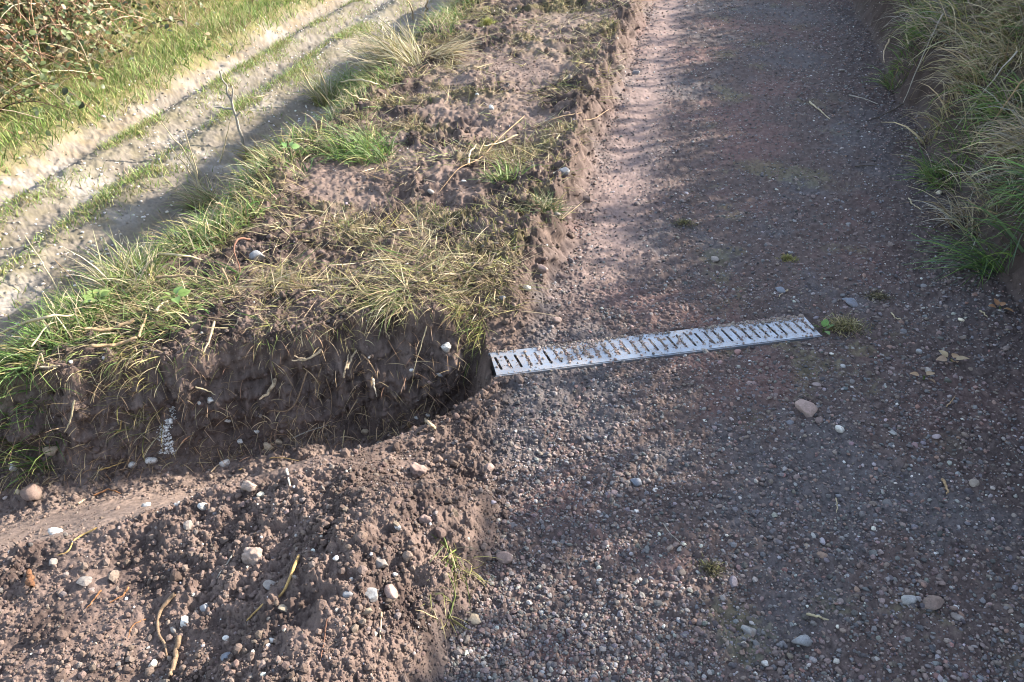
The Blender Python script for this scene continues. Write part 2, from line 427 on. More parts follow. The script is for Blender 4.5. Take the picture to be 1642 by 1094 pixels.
def scatter_stones(name, P, size, colour, sub, mat, flat=0.6, label=None, sink=0.35, smooth=False):
    n = len(P); Vs, Fs, Cs = [], [], []; off = 0
    which = rng.integers(0, len(PROTO[sub]), n)
    for k, pv in enumerate(PROTO[sub]):
        m = which == k; c = m.sum()
        if not c: continue
        sc = np.stack([rng.uniform(0.8, 1.25, c), rng.uniform(0.65, 1.0, c), rng.uniform(flat * 0.7, flat * 1.3, c)], 1) * size[m][:, None]
        R = rot_mats(c, 0.3)
        W = np.einsum('nij,nvj->nvi', R, pv[None] * sc[:, None, :]) + P[m][:, None, :]
        W[:, :, 2] += (sc[:, 2] * (1 - sink * 1.6))[:, None]
        Vs.append(W.reshape(-1, 3)); nv = len(pv)
        Fs.append((ICO[sub][1][None] + (np.arange(c) * nv)[:, None, None] + off).reshape(-1, 3)); off += c * nv
        Cs.append(np.repeat(colour[m], nv, 0))
    o = mesh_from(name, np.concatenate(Vs), np.concatenate(Fs), mat, np.concatenate(Cs), smooth=smooth)
    o["kind"] = "stuff"
    if label: o["label"] = label
    return o

def polar_points(n, r0, r1, half=60, power=0.0):
    """even in the eye's angle from the camera foot: density falls off with distance"""
    r = np.exp(rng.uniform(math.log(r0), math.log(r1), n)); a = rng.uniform(-math.radians(half), math.radians(half), n) - YAW
    return r * np.sin(a), r * np.cos(a), r

def pick(cols, probs, n, vary=0.15):
    c = np.array(cols, np.float32)[rng.choice(len(cols), n, p=np.array(probs) / sum(probs))]
    return np.clip(c * (1 + rng.normal(0, vary, n))[:, None] * (1 + rng.normal(0, 0.04, (n, 3))), 0.01, 0.85).astype(np.float32)

ROADCOL = [(0.126, 0.094, 0.084), (0.112, 0.104, 0.105), (0.165, 0.126, 0.110), (0.055, 0.050, 0.050), (0.22, 0.20, 0.19), (0.38, 0.36, 0.33), (0.165, 0.100, 0.082)]
ROADP = [30, 24, 16, 16, 8, 1.2, 6]
MOUNDCOL = [(0.155, 0.115, 0.095), (0.090, 0.065, 0.053), (0.205, 0.157, 0.132), (0.25, 0.22, 0.20), (0.48, 0.45, 0.42), (0.15, 0.148, 0.152)]
MOUNDP = [36, 34, 14, 4, .6, 3]
def gravel():
    # small grit, finest close to the eye
    x, y, r = polar_points(330000, 0.55, 9.5)
    xl = road_left(y); xr = road_right(y)
    m = (x > xl + 0.005) & (x < xr + 0.06) & ~grate_zone(x, y)
    rut = np.exp(-((x - xl - 0.16) / 0.13) ** 2) * ss(2.2, 2.9, y)
    dens = 0.55 + 0.5 * pn(x * 2.2, y * 2.2, 81) + 0.3 * pn(x * 7, y * 7, 82)
    m &= rng.uniform(0, 1, len(x)) < np.clip(dens + 0.2, 0.35, 1) * (1 - 0.7 * rut)
    x, y, r = x[m], y[m], r[m]
    size = np.maximum(0.0022 * (1 - rng.uniform(0, 1, len(x)) * 0.97) ** -0.42, r * 0.0011)
    size = np.minimum(size, 0.012)
    P = np.stack([x, y, z_full(x, y)], 1)
    scatter_stones("gravel", P, size, pick(ROADCOL, ROADP, len(x)), 1, M_STONE, label="loose grey and brown grit covering the path")
    # pebbles, evenly strewn
    n = 12000
    x = rng.uniform(-0.4, 1.2, n); y = 0.5 + 8 * rng.uniform(0, 1, n) ** 1.6
    xl = road_left(y); xr = road_right(y)
    m = (x > xl + 0.02) & (x < xr) & ~grate_zone(x, y)
    rut = np.exp(-((x - xl - 0.16) / 0.12) ** 2) * ss(2.2, 2.9, y)
    m &= rng.uniform(0, 1, n) < np.clip(0.60 + 0.7 * pn(x * 1.8, y * 1.8, 83), 0.2, 1) * (1 - 0.85 * rut) * (.55 + .45 * ss(.9, 1.6, y))
    x, y = x[m], y[m]
    size = np.minimum(0.0050 * (1 - rng.uniform(0, 1, len(x)) * 0.985) ** -0.28, 0.014)
    P = np.stack([x, y, z_full(x, y)], 1)
    scatter_stones("pebbles", P, size, pick(ROADCOL, ROADP, len(x)), 2, M_STONE, sink=0.62, smooth=False, label="angular grey and brown pebbles lying on the path")
    # crumbs of soil on the verge, mound and ditch
    x, y, r = polar_points(330000, 0.5, 8.0)
    xl, xr, xe, step, dm, mf = zones(x, y); s, q = sq(x, y)
    pack = ss(0.0, 0.12, q + 0.45) * ss(0.30, 0.6, s) * (1 - ss(-0.16, -0.05, q))
    m = (((x < xl + 0.03) & (x > xe - 0.1)) | ((x > xr - 0.02) & (x < xr + 0.3))) & (~grate_zone(x, y))
    steep = (dm > 0.04) & (q > 0.06)
    dens = (0.66 + 0.7 * pn(x * 4, y * 4, 84) + .4 * pn(x * 13, y * 13, 87)) * (1 - 0.4 * patch_mask(x, y)) * (1 - 0.8 * pack) * np.where(steep, 1.0, 1) * np.where(y > 1.9, 0.75, 1)
    m &= rng.uniform(0, 1, len(x)) < dens
    x, y, r = x[m], y[m], r[m]
    size = np.minimum(np.maximum(0.0017 * (1 - rng.uniform(0, 1, len(x)) * 0.985) ** -0.45, r * 0.001), 0.010)
    P = np.stack(surface(x, y), 1)
    g = ground_colour(x, y, P[:, 2]); c = pick(MOUNDCOL, MOUNDP, len(x))
    c = np.where((c.max(1) > 0.3)[:, None], c, 0.4 * c + 0.6 * g)
    scatter_stones("soil_crumbs", P, size, c, 1, M_SOIL, flat=0.8, label="loose crumbly brown soil on the verge and ditch")
    # crumbs stuck to the cut face
    n = 30000; s = U(0.0, 1.7, n); q = U(.02, .21, n); x = GX + s * EX + q * NX; y = GY + s * EY + q * NY
    P = np.stack(surface(x, y), 1); P[:, 2] -= .002
    size = np.minimum(0.0016 * (1 - rng.uniform(0, 1, n) * 0.99) ** -0.42, 0.010)
    c = .35 * pick(MOUNDCOL[:3], [3, 3, 1], n) + .65 * ground_colour(x, y, P[:, 2])
    m = U(0, 1, n) < .55 + .9 * pn(s * 9, P[:, 2] * 11, 88)
    scatter_stones("soil", P[m], size[m], c[m], 1, M_SOIL, flat=0.9, label="crumbling dark soil of the ditch's cut face")
    # clods
    n = 6500
    x = rng.uniform(-2.2, -0.3, n); y = 0.5 + 7 * rng.uniform(0, 1, n) ** 1.5
    xl, xr, xe, step, dm, mf = zones(x, y); s, q = sq(x, y)
    pack = ss(0.0, 0.12, q + 0.45) * ss(0.30, 0.6, s) * (1 - ss(-0.16, -0.05, q))
    berm = np.exp(-((x - xl + 0.08) / 0.10) ** 2)
    m = (x < xl + 0.03) & (x > xe - 0.15) & ~grate_zone(x, y) & ~((dm > 0.04) & (q > 0.06) & (U(0, 1, n) < .6))
    m &= rng.uniform(0, 1, n) < (0.35 + 0.5 * pn(x * 2.6, y * 2.6, 85) + 1.2 * berm) * (1 - 0.65 * patch_mask(x, y)) * (1 - 0.8 * pack)
    x, y = x[m], y[m]
    size = np.minimum(0.0055 * (1 - rng.uniform(0, 1, len(x)) * 0.99) ** -0.30, 0.020)
    P = np.stack(surface(x, y), 1)
    g = ground_colour(x, y, P[:, 2]); c = pick(MOUNDCOL, MOUNDP, len(x))
    c = np.where((c.max(1) > 0.3)[:, None], c, 0.4 * c + 0.6 * g)
    scatter_stones("soil_clods", P, size, c, 'c', M_SOIL, flat=0.85, sink=0.4, smooth=False, label="brown earth clods and stones thrown up on the verge")
    # chalk bits on the lower track
    n = 9000
    x = rng.uniform(-4.5, -2.2, n); y = rng.uniform(2, 12, n)
    xe = verge_edge(y); m = (x < xe - 0.5) & (rng.uniform(0, 1, n) < 0.5 + 0.6 * pn(x * 2, y * 2, 86)); x, y = x[m], y[m]
    P = np.stack([x, y, z_full(x, y)], 1)
    scatter_stones("chalk_rubble", P, rng.uniform(0.005, 0.013, len(x)), pick([(0.36, 0.32, 0.27), (0.46, 0.43, 0.38), (0.18, 0.15, 0.11)], [5, 3, 3], len(x)), 1, M_STONE, label="pale chalk bits strewn on the lower track")
gravel()

# ------------------------------------------------------------------ grass
SEG = 4
def blades(P, azi, length, lean, curl, width, c0, c1, rest_on=None, twist=None):
    """strips that bend over along azi; returns V, F, C.  rest_on: keep at least this far above the ground"""
    n = len(P)
    t = np.linspace(0, 1, SEG + 1)
    ang = lean[:, None] + curl[:, None] * t[None, :] ** 1.2
    ds = length[:, None] / SEG
    hx = np.zeros((n, SEG + 1)); hz = np.zeros((n, SEG + 1))
    hx[:, 1:] = np.cumsum(np.sin((ang[:, 1:] + ang[:, :-1]) / 2) * ds, 1); hz[:, 1:] = np.cumsum(np.cos((ang[:, 1:] + ang[:, :-1]) / 2) * ds, 1)
    ca, sa = np.cos(azi)[:, None], np.sin(azi)[:, None]
    side = rng.normal(0, 0.10, n)[:, None] * (t ** 2)[None] * length[:, None]
    X = P[:, 0:1] + hx * ca - side * sa; Y = P[:, 1:2] + hx * sa + side * ca; Z = P[:, 2:3] + hz
    if rest_on is not None:
        zz = z_base(X.ravel(), Y.ravel()).reshape(X.shape) + rest_on[:, None] * (0.3 + t)[None]
        Z = np.maximum(Z, zz)
    wd = width[:, None] * (1 - t ** 1.7 * 0.88)[None] * 0.5
    tw = azi + math.pi / 2 + rng.normal(0, 0.7, n)
    wx, wy = np.cos(tw)[:, None] * wd, np.sin(tw)[:, None] * wd
    wz = rng.normal(0, 0.45, n)[:, None] * wd
    L = np.stack([X - wx, Y - wy, Z - wz], -1); R = np.stack([X + wx, Y + wy, Z + wz], -1)
    V = np.stack([L, R], 2).reshape(-1, 3)
    base = (np.arange(n) * (SEG + 1) * 2)[:, None] + (np.arange(SEG) * 2)[None, :]
    F = np.stack([base, base + 1, base + 3, base + 2], -1).reshape(-1, 4)
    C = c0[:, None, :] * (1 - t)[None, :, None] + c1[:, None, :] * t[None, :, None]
    C = np.repeat(C[:, :, None, :], 2, 2).reshape(-1, 3)
    return V, F, C
class Heap:
    def __init__(s): s.V, s.F, s.C, s.n = [], [], [], 0
    def add(s, vfc):
        V, F, C = vfc
        s.V.append(V); s.F.append(F + s.n); s.C.append(C); s.n += len(V)
    def build(s, name, mat, origin=None, parent=None, smooth=True):
        V = np.concatenate(s.V)
        if origin is not None: V = V - np.array(origin)[None]
        o = mesh_from(name, V, np.concatenate(s.F), mat, np.concatenate(s.C), smooth=smooth)
        if parent is not None: o.parent = parent
        elif origin is not None: o.location = origin
        return o
GREEN = [(0.115, 0.160, 0.036), (0.085, 0.125, 0.032), (0.165, 0.195, 0.055), (0.23, 0.22, 0.08)]
LUSH = [(0.095, 0.165, 0.036), (0.065, 0.115, 0.030), (0.150, 0.215, 0.055)]
STRAW = [(0.36, 0.29, 0.165), (0.27, 0.205, 0.115), (0.44, 0.37, 0.23), (0.17, 0.125, 0.07)]
OLIVE = [(0.20, 0.175, 0.060), (0.28, 0.24, 0.10), (0.145, 0.145, 0.045)]
def cols(mix, n):
    """mix: list of (palette, share)"""
    c = np.zeros((n, 3), np.float32); k = rng.choice(len(mix), n, p=np.array([m[1] for m in mix]) / sum(m[1] for m in mix))
    for i, (pal, _) in enumerate(mix):
        s = k == i
        if s.any(): c[s] = pick(pal, [1] * len(pal), s.sum(), 0.18)
    return c
def field_blades(heap, x, y, ln, lean, curl, width, mix, azi=None, azi_sd=None, rest=None, lift=0.0):
    n = len(x)
    if n == 0: return
    P = np.stack([x, y, z_base(x, y) + 0.003 + lift], 1)
    a = rng.uniform(0, 2 * math.pi, n) if azi is None else azi + rng.normal(0, azi_sd, n)
    c = cols(mix, n); tip = c * rng.uniform(0.95, 1.35, n)[:, None]
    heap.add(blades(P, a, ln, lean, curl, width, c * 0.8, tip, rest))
U = lambda a, b, n: rng.uniform(a, b, n)

SUNNY = [(.17, .25, .055), (.13, .20, .045), (.23, .29, .085), (.33, .32, .13)]  # grass greens brightened in the colour to stand for strong sunlight
def track_grass():
    h = Heap()
    # beyond the track
    n = 90000; x = -4.3 - 3.6 * U(0, 1, n) ** 1.3; y = U(2.5, 15, n)
    d = pn(x * 2, y * 2, 90) + 0.6 * pn(x * 6, y * 6, 91)
    edge = -4.35 + 0.10 * pn(y * 2, y * 0, 92) + .08 * U(-1, 1, n)
    m = (x < edge) & (U(0, 1, n) < np.clip(0.75 + 0.5 * d, 0.1, 1)); x, y = x[m], y[m]; n = len(x)
    dry = ss(-0.1, 0.8, pn(x * 1.2, y * 1.2, 93) - .25 + 0.5 * ss(-4.8, -5.3, x))
    k = U(0, 1, n) < 0.16 + 0.55 * dry
    for sel, mix in ((k, [(STRAW, 2), (OLIVE, 1), (SUNNY, 1)]), (~k, [(SUNNY, 3), (LUSH, 1)])):
        c = sel.sum()
        field_blades(h, x[sel], y[sel], U(.05, .15, c) * np.where(k[sel], 1.1, 1), U(.1, .8, c), U(.2, 1.2, c), U(.004, .008, c), mix)
    # strips on the track
    n = 60000; x = np.concatenate([rng.normal(-3.93, .085, n // 2), rng.normal(-3.42, .11, n // 2)]); y = U(2.2, 14, n)
    d = 1.3 * pn(x * 3, y * 1.3, 94) + 0.6 * pn(x * 9, y * 7, 95) + 0.15
    m = U(0, 1, n) < np.clip(0.05 + 0.9 * d, 0, 1); x, y = x[m], y[m]; n = len(x)
    field_blades(h, x, y, U(.025, .075, n), U(.2, .9, n), U(.2, 1.0, n), U(.0035, .006, n), [(SUNNY, 3), (OLIVE, 1), (STRAW, .6)])
    # thin growth on the shaded side of the track
    n = 16000; x = U(-3.2, -2.2, n); y = U(2, 11, n)
    d = pn(x * 2.2, y * 1.0, 96) + 0.5 * pn(x * 8, y * 6, 97)
    m = U(0, 1, n) < np.clip(1.1 * d - .1, 0, 1); x, y = x[m], y[m]; n = len(x)
    field_blades(h, x, y, U(.02, .07, n), U(.2, .9, n), U(.2, 1.0, n), U(.003, .006, n), [(GREEN, 2), (OLIVE, 2)])
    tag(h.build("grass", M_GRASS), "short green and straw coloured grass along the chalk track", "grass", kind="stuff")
track_grass()

def verge_grass():
    h = Heap()
    n = 60000; y = 1.35 + 8 * U(0, 1, n) ** 1.4; xe = verge_edge(y); x = xe + 0.12 + .1 * pn(y * 5, y * 0, 102) - 0.66 * U(0, 1, n) ** 0.9
    mf, mn, me = ditch_mask(x, y); s, q = sq(x, y)
    dm = mf * mn * me
    d = pn(x * 2.6, y * 2.6, 100) + 0.5 * pn(x * 7, y * 7, 101)
    m = (dm < 0.03) & (q > 0.25) & (U(0, 1, n) < np.clip(0.30 + 0.85 * d, 0.02, 1)); x, y = x[m], y[m]; n = len(x); d = d[m]
    k = U(0, 1, n) < 0.30 + 0.2 * (d < 0)
    for sel, mix, f in ((~k, [(LUSH, 3), (GREEN, 2)], 1.0), (k, [(STRAW, 2), (OLIVE, 1)], 1.15)):
        c = sel.sum()
        field_blades(h, x[sel], y[sel], U(.05, .16, c) * f, U(.25, 1.25, c), U(.3, 1.6, c), U(.0028, .0055, c), mix, azi=math.pi * 1.02, azi_sd=1.5, rest=U(.004, .03, c))
    # the lush corner above the ditch, left
    n = 9000; x = U(-2.3, -1.35, n); y = U(1.4, 2.4, n); s, q = sq(x, y)
    m = (q > 0.25) & (q < 0.60) & (U(0, 1, n) < ss(-1.25, -1.6, x)); x, y = x[m], y[m]; n = len(x)
    field_blades(h, x, y, U(.05, .13, n), U(.4, 1.4, n), U(.3, 1.6, n), U(.002, .0045, n), [(LUSH, 3), (GREEN, 3), (STRAW, 3)], azi=-2.2, azi_sd=1.3, rest=U(.004, .03, n))
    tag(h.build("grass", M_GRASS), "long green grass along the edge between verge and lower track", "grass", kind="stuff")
verge_grass()

def straw_litter():
    h = Heap()
    # thick cut thatch just beyond the ditch
    n = 21000; x = U(-2.0, -0.5, n); y = U(1.75, 3.2, n); s, q = sq(x, y)
    d = pn(x * 4, y * 4, 110) + 0.5 * pn(x * 10, y * 10, 111)
    xl = road_left(y)
    m = (q > 0.17) & (x < xl - 0.06) & (U(0, 1, n) < np.clip((0.42 + 0.95 * d) * (1 - ss(0.35, 0.8, q)), 0, 1) * (1 - .7 * patch_mask(x, y))); x, y = x[m], y[m]; n = len(x)
    field_blades(h, x, y, U(.03, .15, n) * (.35 + .65 * ss(.17, .34, (x - GX) * NX + (y - GY) * NY)), U(1.0, 1.7, n), U(-.3, .6, n), U(.0014, .0036, n), [(STRAW, 4), ([(.16, .115, .065), (.11, .08, .05)], 2), (OLIVE, 1.5), (GREEN, .8)], azi=0.5 + math.pi * rng.integers(0, 2, n), azi_sd=0.95, rest=U(.002, .030, n), lift=.01)
    # thinner litter over the verge
    n = 52000; x = U(-1.75, -0.4, n); y = 2.0 + 6.5 * U(0, 1, n) ** 1.4
    d = pn(x * 3, y * 3, 112) + 0.6 * pn(x * 9, y * 9, 113)
    xl = road_left(y)
    m = (x < xl - 0.05) & (U(0, 1, n) < np.clip(0.15 + 0.85 * d, 0, 1) * (1 - .6 * patch_mask(x, y))); s, q = sq(x, y); m &= q > 0.2
    x, y = x[m], y[m]; n = len(x)
    field_blades(h, x, y, U(.03, .14, n), U(1.0, 1.6, n), U(-.1, .5, n), U(.002, .0045, n), [(STRAW, 3), ([(.16, .115, .065), (.11, .08, .05)], 3), (OLIVE, 2), (GREEN, .4)], rest=U(.002, .02, n), lift=.004)
    # frayed roots and turf hanging over the cut face
    n = 5200; s = U(0.0, 1.75, n); q = 0.19 + U(-.03, .07, n)
    d = pn(s * 6, s * 0, 114) + 0.5 * pn(s * 17, s * 0, 115)
    m = U(0, 1, n) < np.clip(0.35 + 0.9 * d, 0.05, 1); s, q = s[m], q[m]; n = len(s)
    x = GX + s * EX + q * NX; y = GY + s * EY + q * NY
    P = np.stack([x, y, z_base(x, y) + U(-.02, .015, n)], 1)
    c = cols([(STRAW, 2.5), (OLIVE, 2), (GREEN, .6), ([(0.10, 0.07, 0.045)], 2)], n)
    h.add(blades(P, np.full(n, math.atan2(-NY, -NX)) + rng.normal(0, 1.0, n), U(.02, .09, n), U(.7, 1.7, n), U(.4, 1.7, n), U(.0012, .003, n), c * .8, c * 1.1))
    n = 1600; s = U(0.05, 1.5, n); q = U(.04, .17, n); x = GX + s * EX + q * NX; y = GY + s * EY + q * NY
    P = np.stack(surface(x, y), 1); c = cols([([(.38, .28, .16), (.22, .14, .08), (.14, .09, .06)], 1)], n)
    h.add(blades(P, np.full(n, math.atan2(-NY, -NX)) + rng.normal(0, .8, n), U(.015, .085, n), U(.8, 1.8, n), U(.2, 1.4, n), U(.0014, .0036, n), c, c))
    tag(h.build("straw", M_STRAW), "cut straw and torn turf strewn over the brown verge", "straw", kind="stuff")
    # mossy turf still growing on the verge
    h = Heap()
    n = 55000; x = U(-1.7, -0.42, n); y = 1.9 + 6.5 * U(0, 1, n) ** 1.4
    f3 = fbm(x, y, 45, 62, 2)
    moss = ss(-0.05, 0.5, fbm(x, y, 2.6, 64, 3) + 0.5 * f3 + .35 * np.exp(-((x + .68) / .14) ** 2)); s, q = sq(x, y)
    m = (U(0, 1, n) < moss * 0.9) & (x < road_left(y) - 0.1) & (q > 0.19) & (patch_mask(x, y) < .3); x, y = x[m], y[m]; n = len(x)
    P = np.stack([x, y, z_full(x, y)], 1); c = cols([(OLIVE, 3), (GREEN, .5), (STRAW, 1.5), ([(.12, .09, .05)], 1)], n)
    h.add(blades(P, U(0, 6.28, n), U(.010, .032, n), U(.1, 1.2, n), U(.1, .9, n), U(.002, .004, n), c * .8, c * 1.15))
    tag(h.build("moss", M_GRASS), "yellow green mossy turf in patches on the verge", "moss", kind="stuff")
straw_litter()

def bank_grass():
    h = Heap()
    n = 80000; y = 1.2 + 9 * U(0, 1, n) ** 1.5; x = road_right(y) + 0.05 + 1.1 * U(0, 1, n) ** 1.1
    d = pn(x * 2.4, y * 2.4, 120) + 0.5 * pn(x * 6, y * 6, 121)
    m = U(0, 1, n) < np.clip(0.45 + 1.0 * d, 0.04, 1) * ss(0.06, 0.15, x - road_right(y) + .07 * pn(y * 6, y * 0, 122)); x, y = x[m], y[m]; n = len(x)
    g = pn(x * 1.7, y * 1.7, 123) + 0.5 * pn(x * 5, y * 5, 124)
    k = U(0, 1, n) < np.clip(0.20 + 0.5 * g, .03, .8)
    for sel, mix, f in ((k, [(LUSH, 2), (GREEN, 2)], .9), (~k, [(STRAW, 2), (OLIVE, .6), ([(0.30, 0.26, 0.20), (.2, .17, .13), (.10, .08, .06)], 4)], 1.1)):
        c = sel.sum()
        field_blades(h, x[sel], y[sel], U(.08, .28, c) * f, U(.3, 1.5, c), U(.2, 1.9, c), U(.003, .006, c), mix, azi=math.pi * 1.08, azi_sd=1.1, rest=U(.005, .09, c))
    tag(h.build("grass", M_GRASS), "long drooping dead and green grass on the right bank", "grass", kind="stuff")
bank_grass()
# THINGS
# ------------------------------------------------------------------ the drain grate
def steel_material():
    m = bpy.data.materials.new("galvanised_steel"); m.use_nodes = True
    t = m.node_tree; p = t.nodes["Principled BSDF"]
    tc = t.nodes.new("ShaderNodeTexCoord")
    n = t.nodes.new("ShaderNodeTexNoise"); n.inputs["Scale"].default_value = 38; n.inputs["Detail"].default_value = 6; n.inputs["Roughness"].default_value = .65
    n2 = t.nodes.new("ShaderNodeTexNoise"); n2.inputs["Scale"].default_value = 260; n2.inputs["Detail"].default_value = 3
    t.links.new(tc.outputs["Object"], n.inputs["Vector"]); t.links.new(tc.outputs["Object"], n2.inputs["Vector"])
    r = t.nodes.new("ShaderNodeValToRGB"); r.color_ramp.elements[0].position = .36; r.color_ramp.elements[1].position = .60
    t.links.new(n.outputs[0], r.inputs[0])
    mu = t.nodes.new("ShaderNodeMath"); mu.operation = 'MULTIPLY'
    r2 = t.nodes.new("ShaderNodeValToRGB"); r2.color_ramp.elements[0].position = .40; r2.color_ramp.elements[1].position = .62
    t.links.new(n2.outputs[0], r2.inputs[0]); t.links.new(r.outputs[0], mu.inputs[0]); t.links.new(r2.outputs[0], mu.inputs[1])
    mx = t.nodes.new("ShaderNodeMix"); mx.data_type = 'RGBA'
    mx.inputs[6].default_value = (0.27, 0.30, 0.34, 1); mx.inputs[7].default_value = (0.20, 0.155, 0.13, 1)
    t.links.new(mu.outputs[0], mx.inputs[0]); t.links.new(mx.outputs[2], p.inputs["Base Color"])
    iv = t.nodes.new("ShaderNodeMapRange"); iv.inputs[3].default_value = .80; iv.inputs[4].default_value = 0
    t.links.new(mu.outputs[0], iv.inputs[0]); t.links.new(iv.outputs[0], p.inputs["Metallic"])
    rr = t.nodes.new("ShaderNodeMapRange"); rr.inputs[3].default_value = .38; rr.inputs[4].default_value = .62
    t.links.new(n.outputs[0], rr.inputs[0]); t.links.new(rr.outputs[0], p.inputs["Roughness"])
    b = t.nodes.new("ShaderNodeBump"); b.inputs["Strength"].default_value = .25; b.inputs["Distance"].default_value = .002
    t.links.new(n2.outputs[0], b.inputs["Height"]); t.links.new(b.outputs[0], p.inputs["Normal"])
    return m
M_STEEL = steel_material()
def plain(name, c, rough=.8, metal=0.0):
    m = bpy.data.materials.new(name); m.use_nodes = True; p = m.node_tree.nodes["Principled BSDF"]
    n = m.node_tree.nodes.new("ShaderNodeTexNoise"); n.inputs["Scale"].default_value = 60; n.inputs["Detail"].default_value = 5
    mr = m.node_tree.nodes.new("ShaderNodeMix"); mr.data_type = 'RGBA'
    mr.inputs[6].default_value = (*[v * .7 for v in c], 1); mr.inputs[7].default_value = (*[min(1, v * 1.3) for v in c], 1)
    m.node_tree.links.new(n.outputs[0], mr.inputs[0]); m.node_tree.links.new(mr.outputs[2], p.inputs["Base Color"])
    p.inputs["Roughness"].default_value = rough; p.inputs["Metallic"].default_value = metal
    return m
M_CHANNEL = plain("channel_concrete", (.05, .047, .045), .9)
GA = math.atan2(-EY, -EX)
GRATE_Z = 0.000
def build_grate():
    g = empty("drain_grate", (GX, GY, GRATE_Z), GA)
    tag(g, "slotted galvanised steel drain grate set level across the gravel path", "drain grate")
    L, W, N = 1.045, 0.112, 34
    bm = bmesh.new(); p = L / N; top = 0.008
    for k in range(N):
        x0, x1 = k * p, (k + 1) * p; xc = (x0 + x1) / 2; hw = 0.0042; hl = 0.034
        sl = 0.004                                         # slots lean slightly
        outer = [bm.verts.new((a, b, top)) for a, b in ((x0, -W / 2), (x1, -W / 2), (x1, W / 2), (x0, W / 2))]
        inner = []
        for i in range(7):
            t = math.pi * i / 6; inner.append((xc + hw * math.cos(t) - sl, hl - hw + hw * math.sin(t)))
        for i in range(7):
            t = math.pi + math.pi * i / 6; inner.append((xc + hw * math.cos(t) + sl, -hl + hw + hw * math.sin(t)))
        iv = [bm.verts.new((a, b, top)) for a, b in inner]
        es = [bm.edges.new((outer[i], outer[(i + 1) % 4])) for i in range(4)] + [bm.edges.new((iv[i], iv[(i + 1) % 14])) for i in range(14)]
        bmesh.ops.triangle_fill(bm, use_beauty=True, use_dissolve=False, edges=es)
    bmesh.ops.remove_doubles(bm, verts=bm.verts, dist=1e-5)
    bmesh.ops.recalc_face_normals(bm, faces=bm.faces)
    for f in bm.faces:
        if f.normal.z < 0: f.normal_flip()
    me = bpy.data.meshes.new("slotted_plate"); bm.to_mesh(me); bm.free(); me.materials.append(M_STEEL)
    o = bpy.data.objects.new("slotted_plate", me); COL.objects.link(o); o.parent = g
    md = o.modifiers.new("thickness", 'SOLIDIFY'); md.thickness = 0.0035; md.offset = -1
    def box(name, x0, x1, y0, y1, z0, z1, mat):
        bm = bmesh.new(); bmesh.ops.create_cube(bm, size=1)
        for v in bm.verts: v.co = ((x0 + x1) / 2 + v.co.x * (x1 - x0), (y0 + y1) / 2 + v.co.y * (y1 - y0), (z0 + z1) / 2 + v.co.z * (z1 - z0))
        bmesh.ops.bevel(bm, geom=bm.edges[:], offset=0.0008, segments=2, affect='EDGES')
        me = bpy.data.meshes.new(name); bm.to_mesh(me); bm.free(); me.materials.append(mat)
        o = bpy.data.objects.new(name, me); COL.objects.link(o); o.parent = g; return o
    box("edge_rail", -.004, L + .004, -W / 2 - .0045, -W / 2 - .0005, -.03, .0065, M_STEEL)
    box("edge_rail", -.004, L + .004, W / 2 + .0005, W / 2 + .0045, -.03, .0065, M_STEEL)
    # the trough below
    bm = bmesh.new(); prof = [(-.052, -.004), (-.052, -.03), (-.036, -.055), (.036, -.055), (.052, -.03), (.052, -.004)]
    prev = None
    for xx in np.linspace(.004, L - .004, 12):
        cur = [bm.verts.new((xx, a, b)) for a, b in prof]
        if prev:
            for i in range(5): bm.faces.new((prev[i], prev[i + 1], cur[i + 1], cur[i]))
        prev = cur
    me = bpy.data.meshes.new("channel"); bm.to_mesh(me); bm.free(); me.materials.append(M_CHANNEL)
    o = bpy.data.objects.new("channel", me); COL.objects.link(o); o.parent = g
    o.modifiers.new("thickness", 'SOLIDIFY').thickness = .003
    # grit lying on it: in some slots, along the far edge
    n = 13000
    u = rng.uniform(0, L, n); v = rng.uniform(-W / 2, W / 2, n)
    k = np.floor(u / p); uc = (k + .5) * p
    slot_fill = np.array([.05, .03, .05, .3, .25, .05, .3, 1, 1, .9, .9, .8, .8, .7, .85, .6, .7, .5, .3, .45, .3, .2, .35, .3, .15, .3, .25, .4, .25, .15, .2, .3, .5, .6])
    slot_fill[13:] *= .7; mode = rng.uniform(0, 1, n)
    keep = np.zeros(n, bool); z = np.full(n, top + GRATE_Z)
    a = mode < .80                                          # in the slots
    keep |= a & (rng.uniform(0, 1, n) < slot_fill[k.astype(int)])
    u = np.where(a, uc + rng.normal(0, .0035, n), u); v = np.where(a, rng.uniform(-.034, .036, n), v)
    z = np.where(a, z - rng.uniform(.001, .010, n), z)
    b = (mode >= .80) & (mode < .95)                        # soil over the far edge
    v = np.where(b, W / 2 + .006 - np.abs(rng.normal(0, .012 + .02 * np.exp(-((u - .28) / .05) ** 2), n)), v)
    keep |= b & (rng.uniform(0, 1, n) < np.clip(.15 + .9 * pn(u * 7, u * 0, 130) + 1.0 * 1.6 * np.exp(-((u - .27) / .06) ** 2) + .8 * ss(.6, .9, u), 0, 1))
    keep |= (mode >= .95) & (rng.uniform(0, 1, n) < .4)                                   # stray grit
    u, v, z = u[keep], v[keep], z[keep]
    X = GX + u * math.cos(GA) - v * math.sin(GA); Y = GY + u * math.sin(GA) + v * math.cos(GA)
    sz = np.minimum(.0021 * (1 - rng.uniform(0, 1, len(u)) * .985) ** -.42, .0065)
    scatter_stones("soil", np.stack([X, Y, z], 1), sz, pick([(.19, .145, .12), (.13, .1, .085), (.25, .2, .165)], [4, 3, 2], len(u)), 1, M_STONE, label="brown soil and grit caught in the slots of the grate")
build_grate()

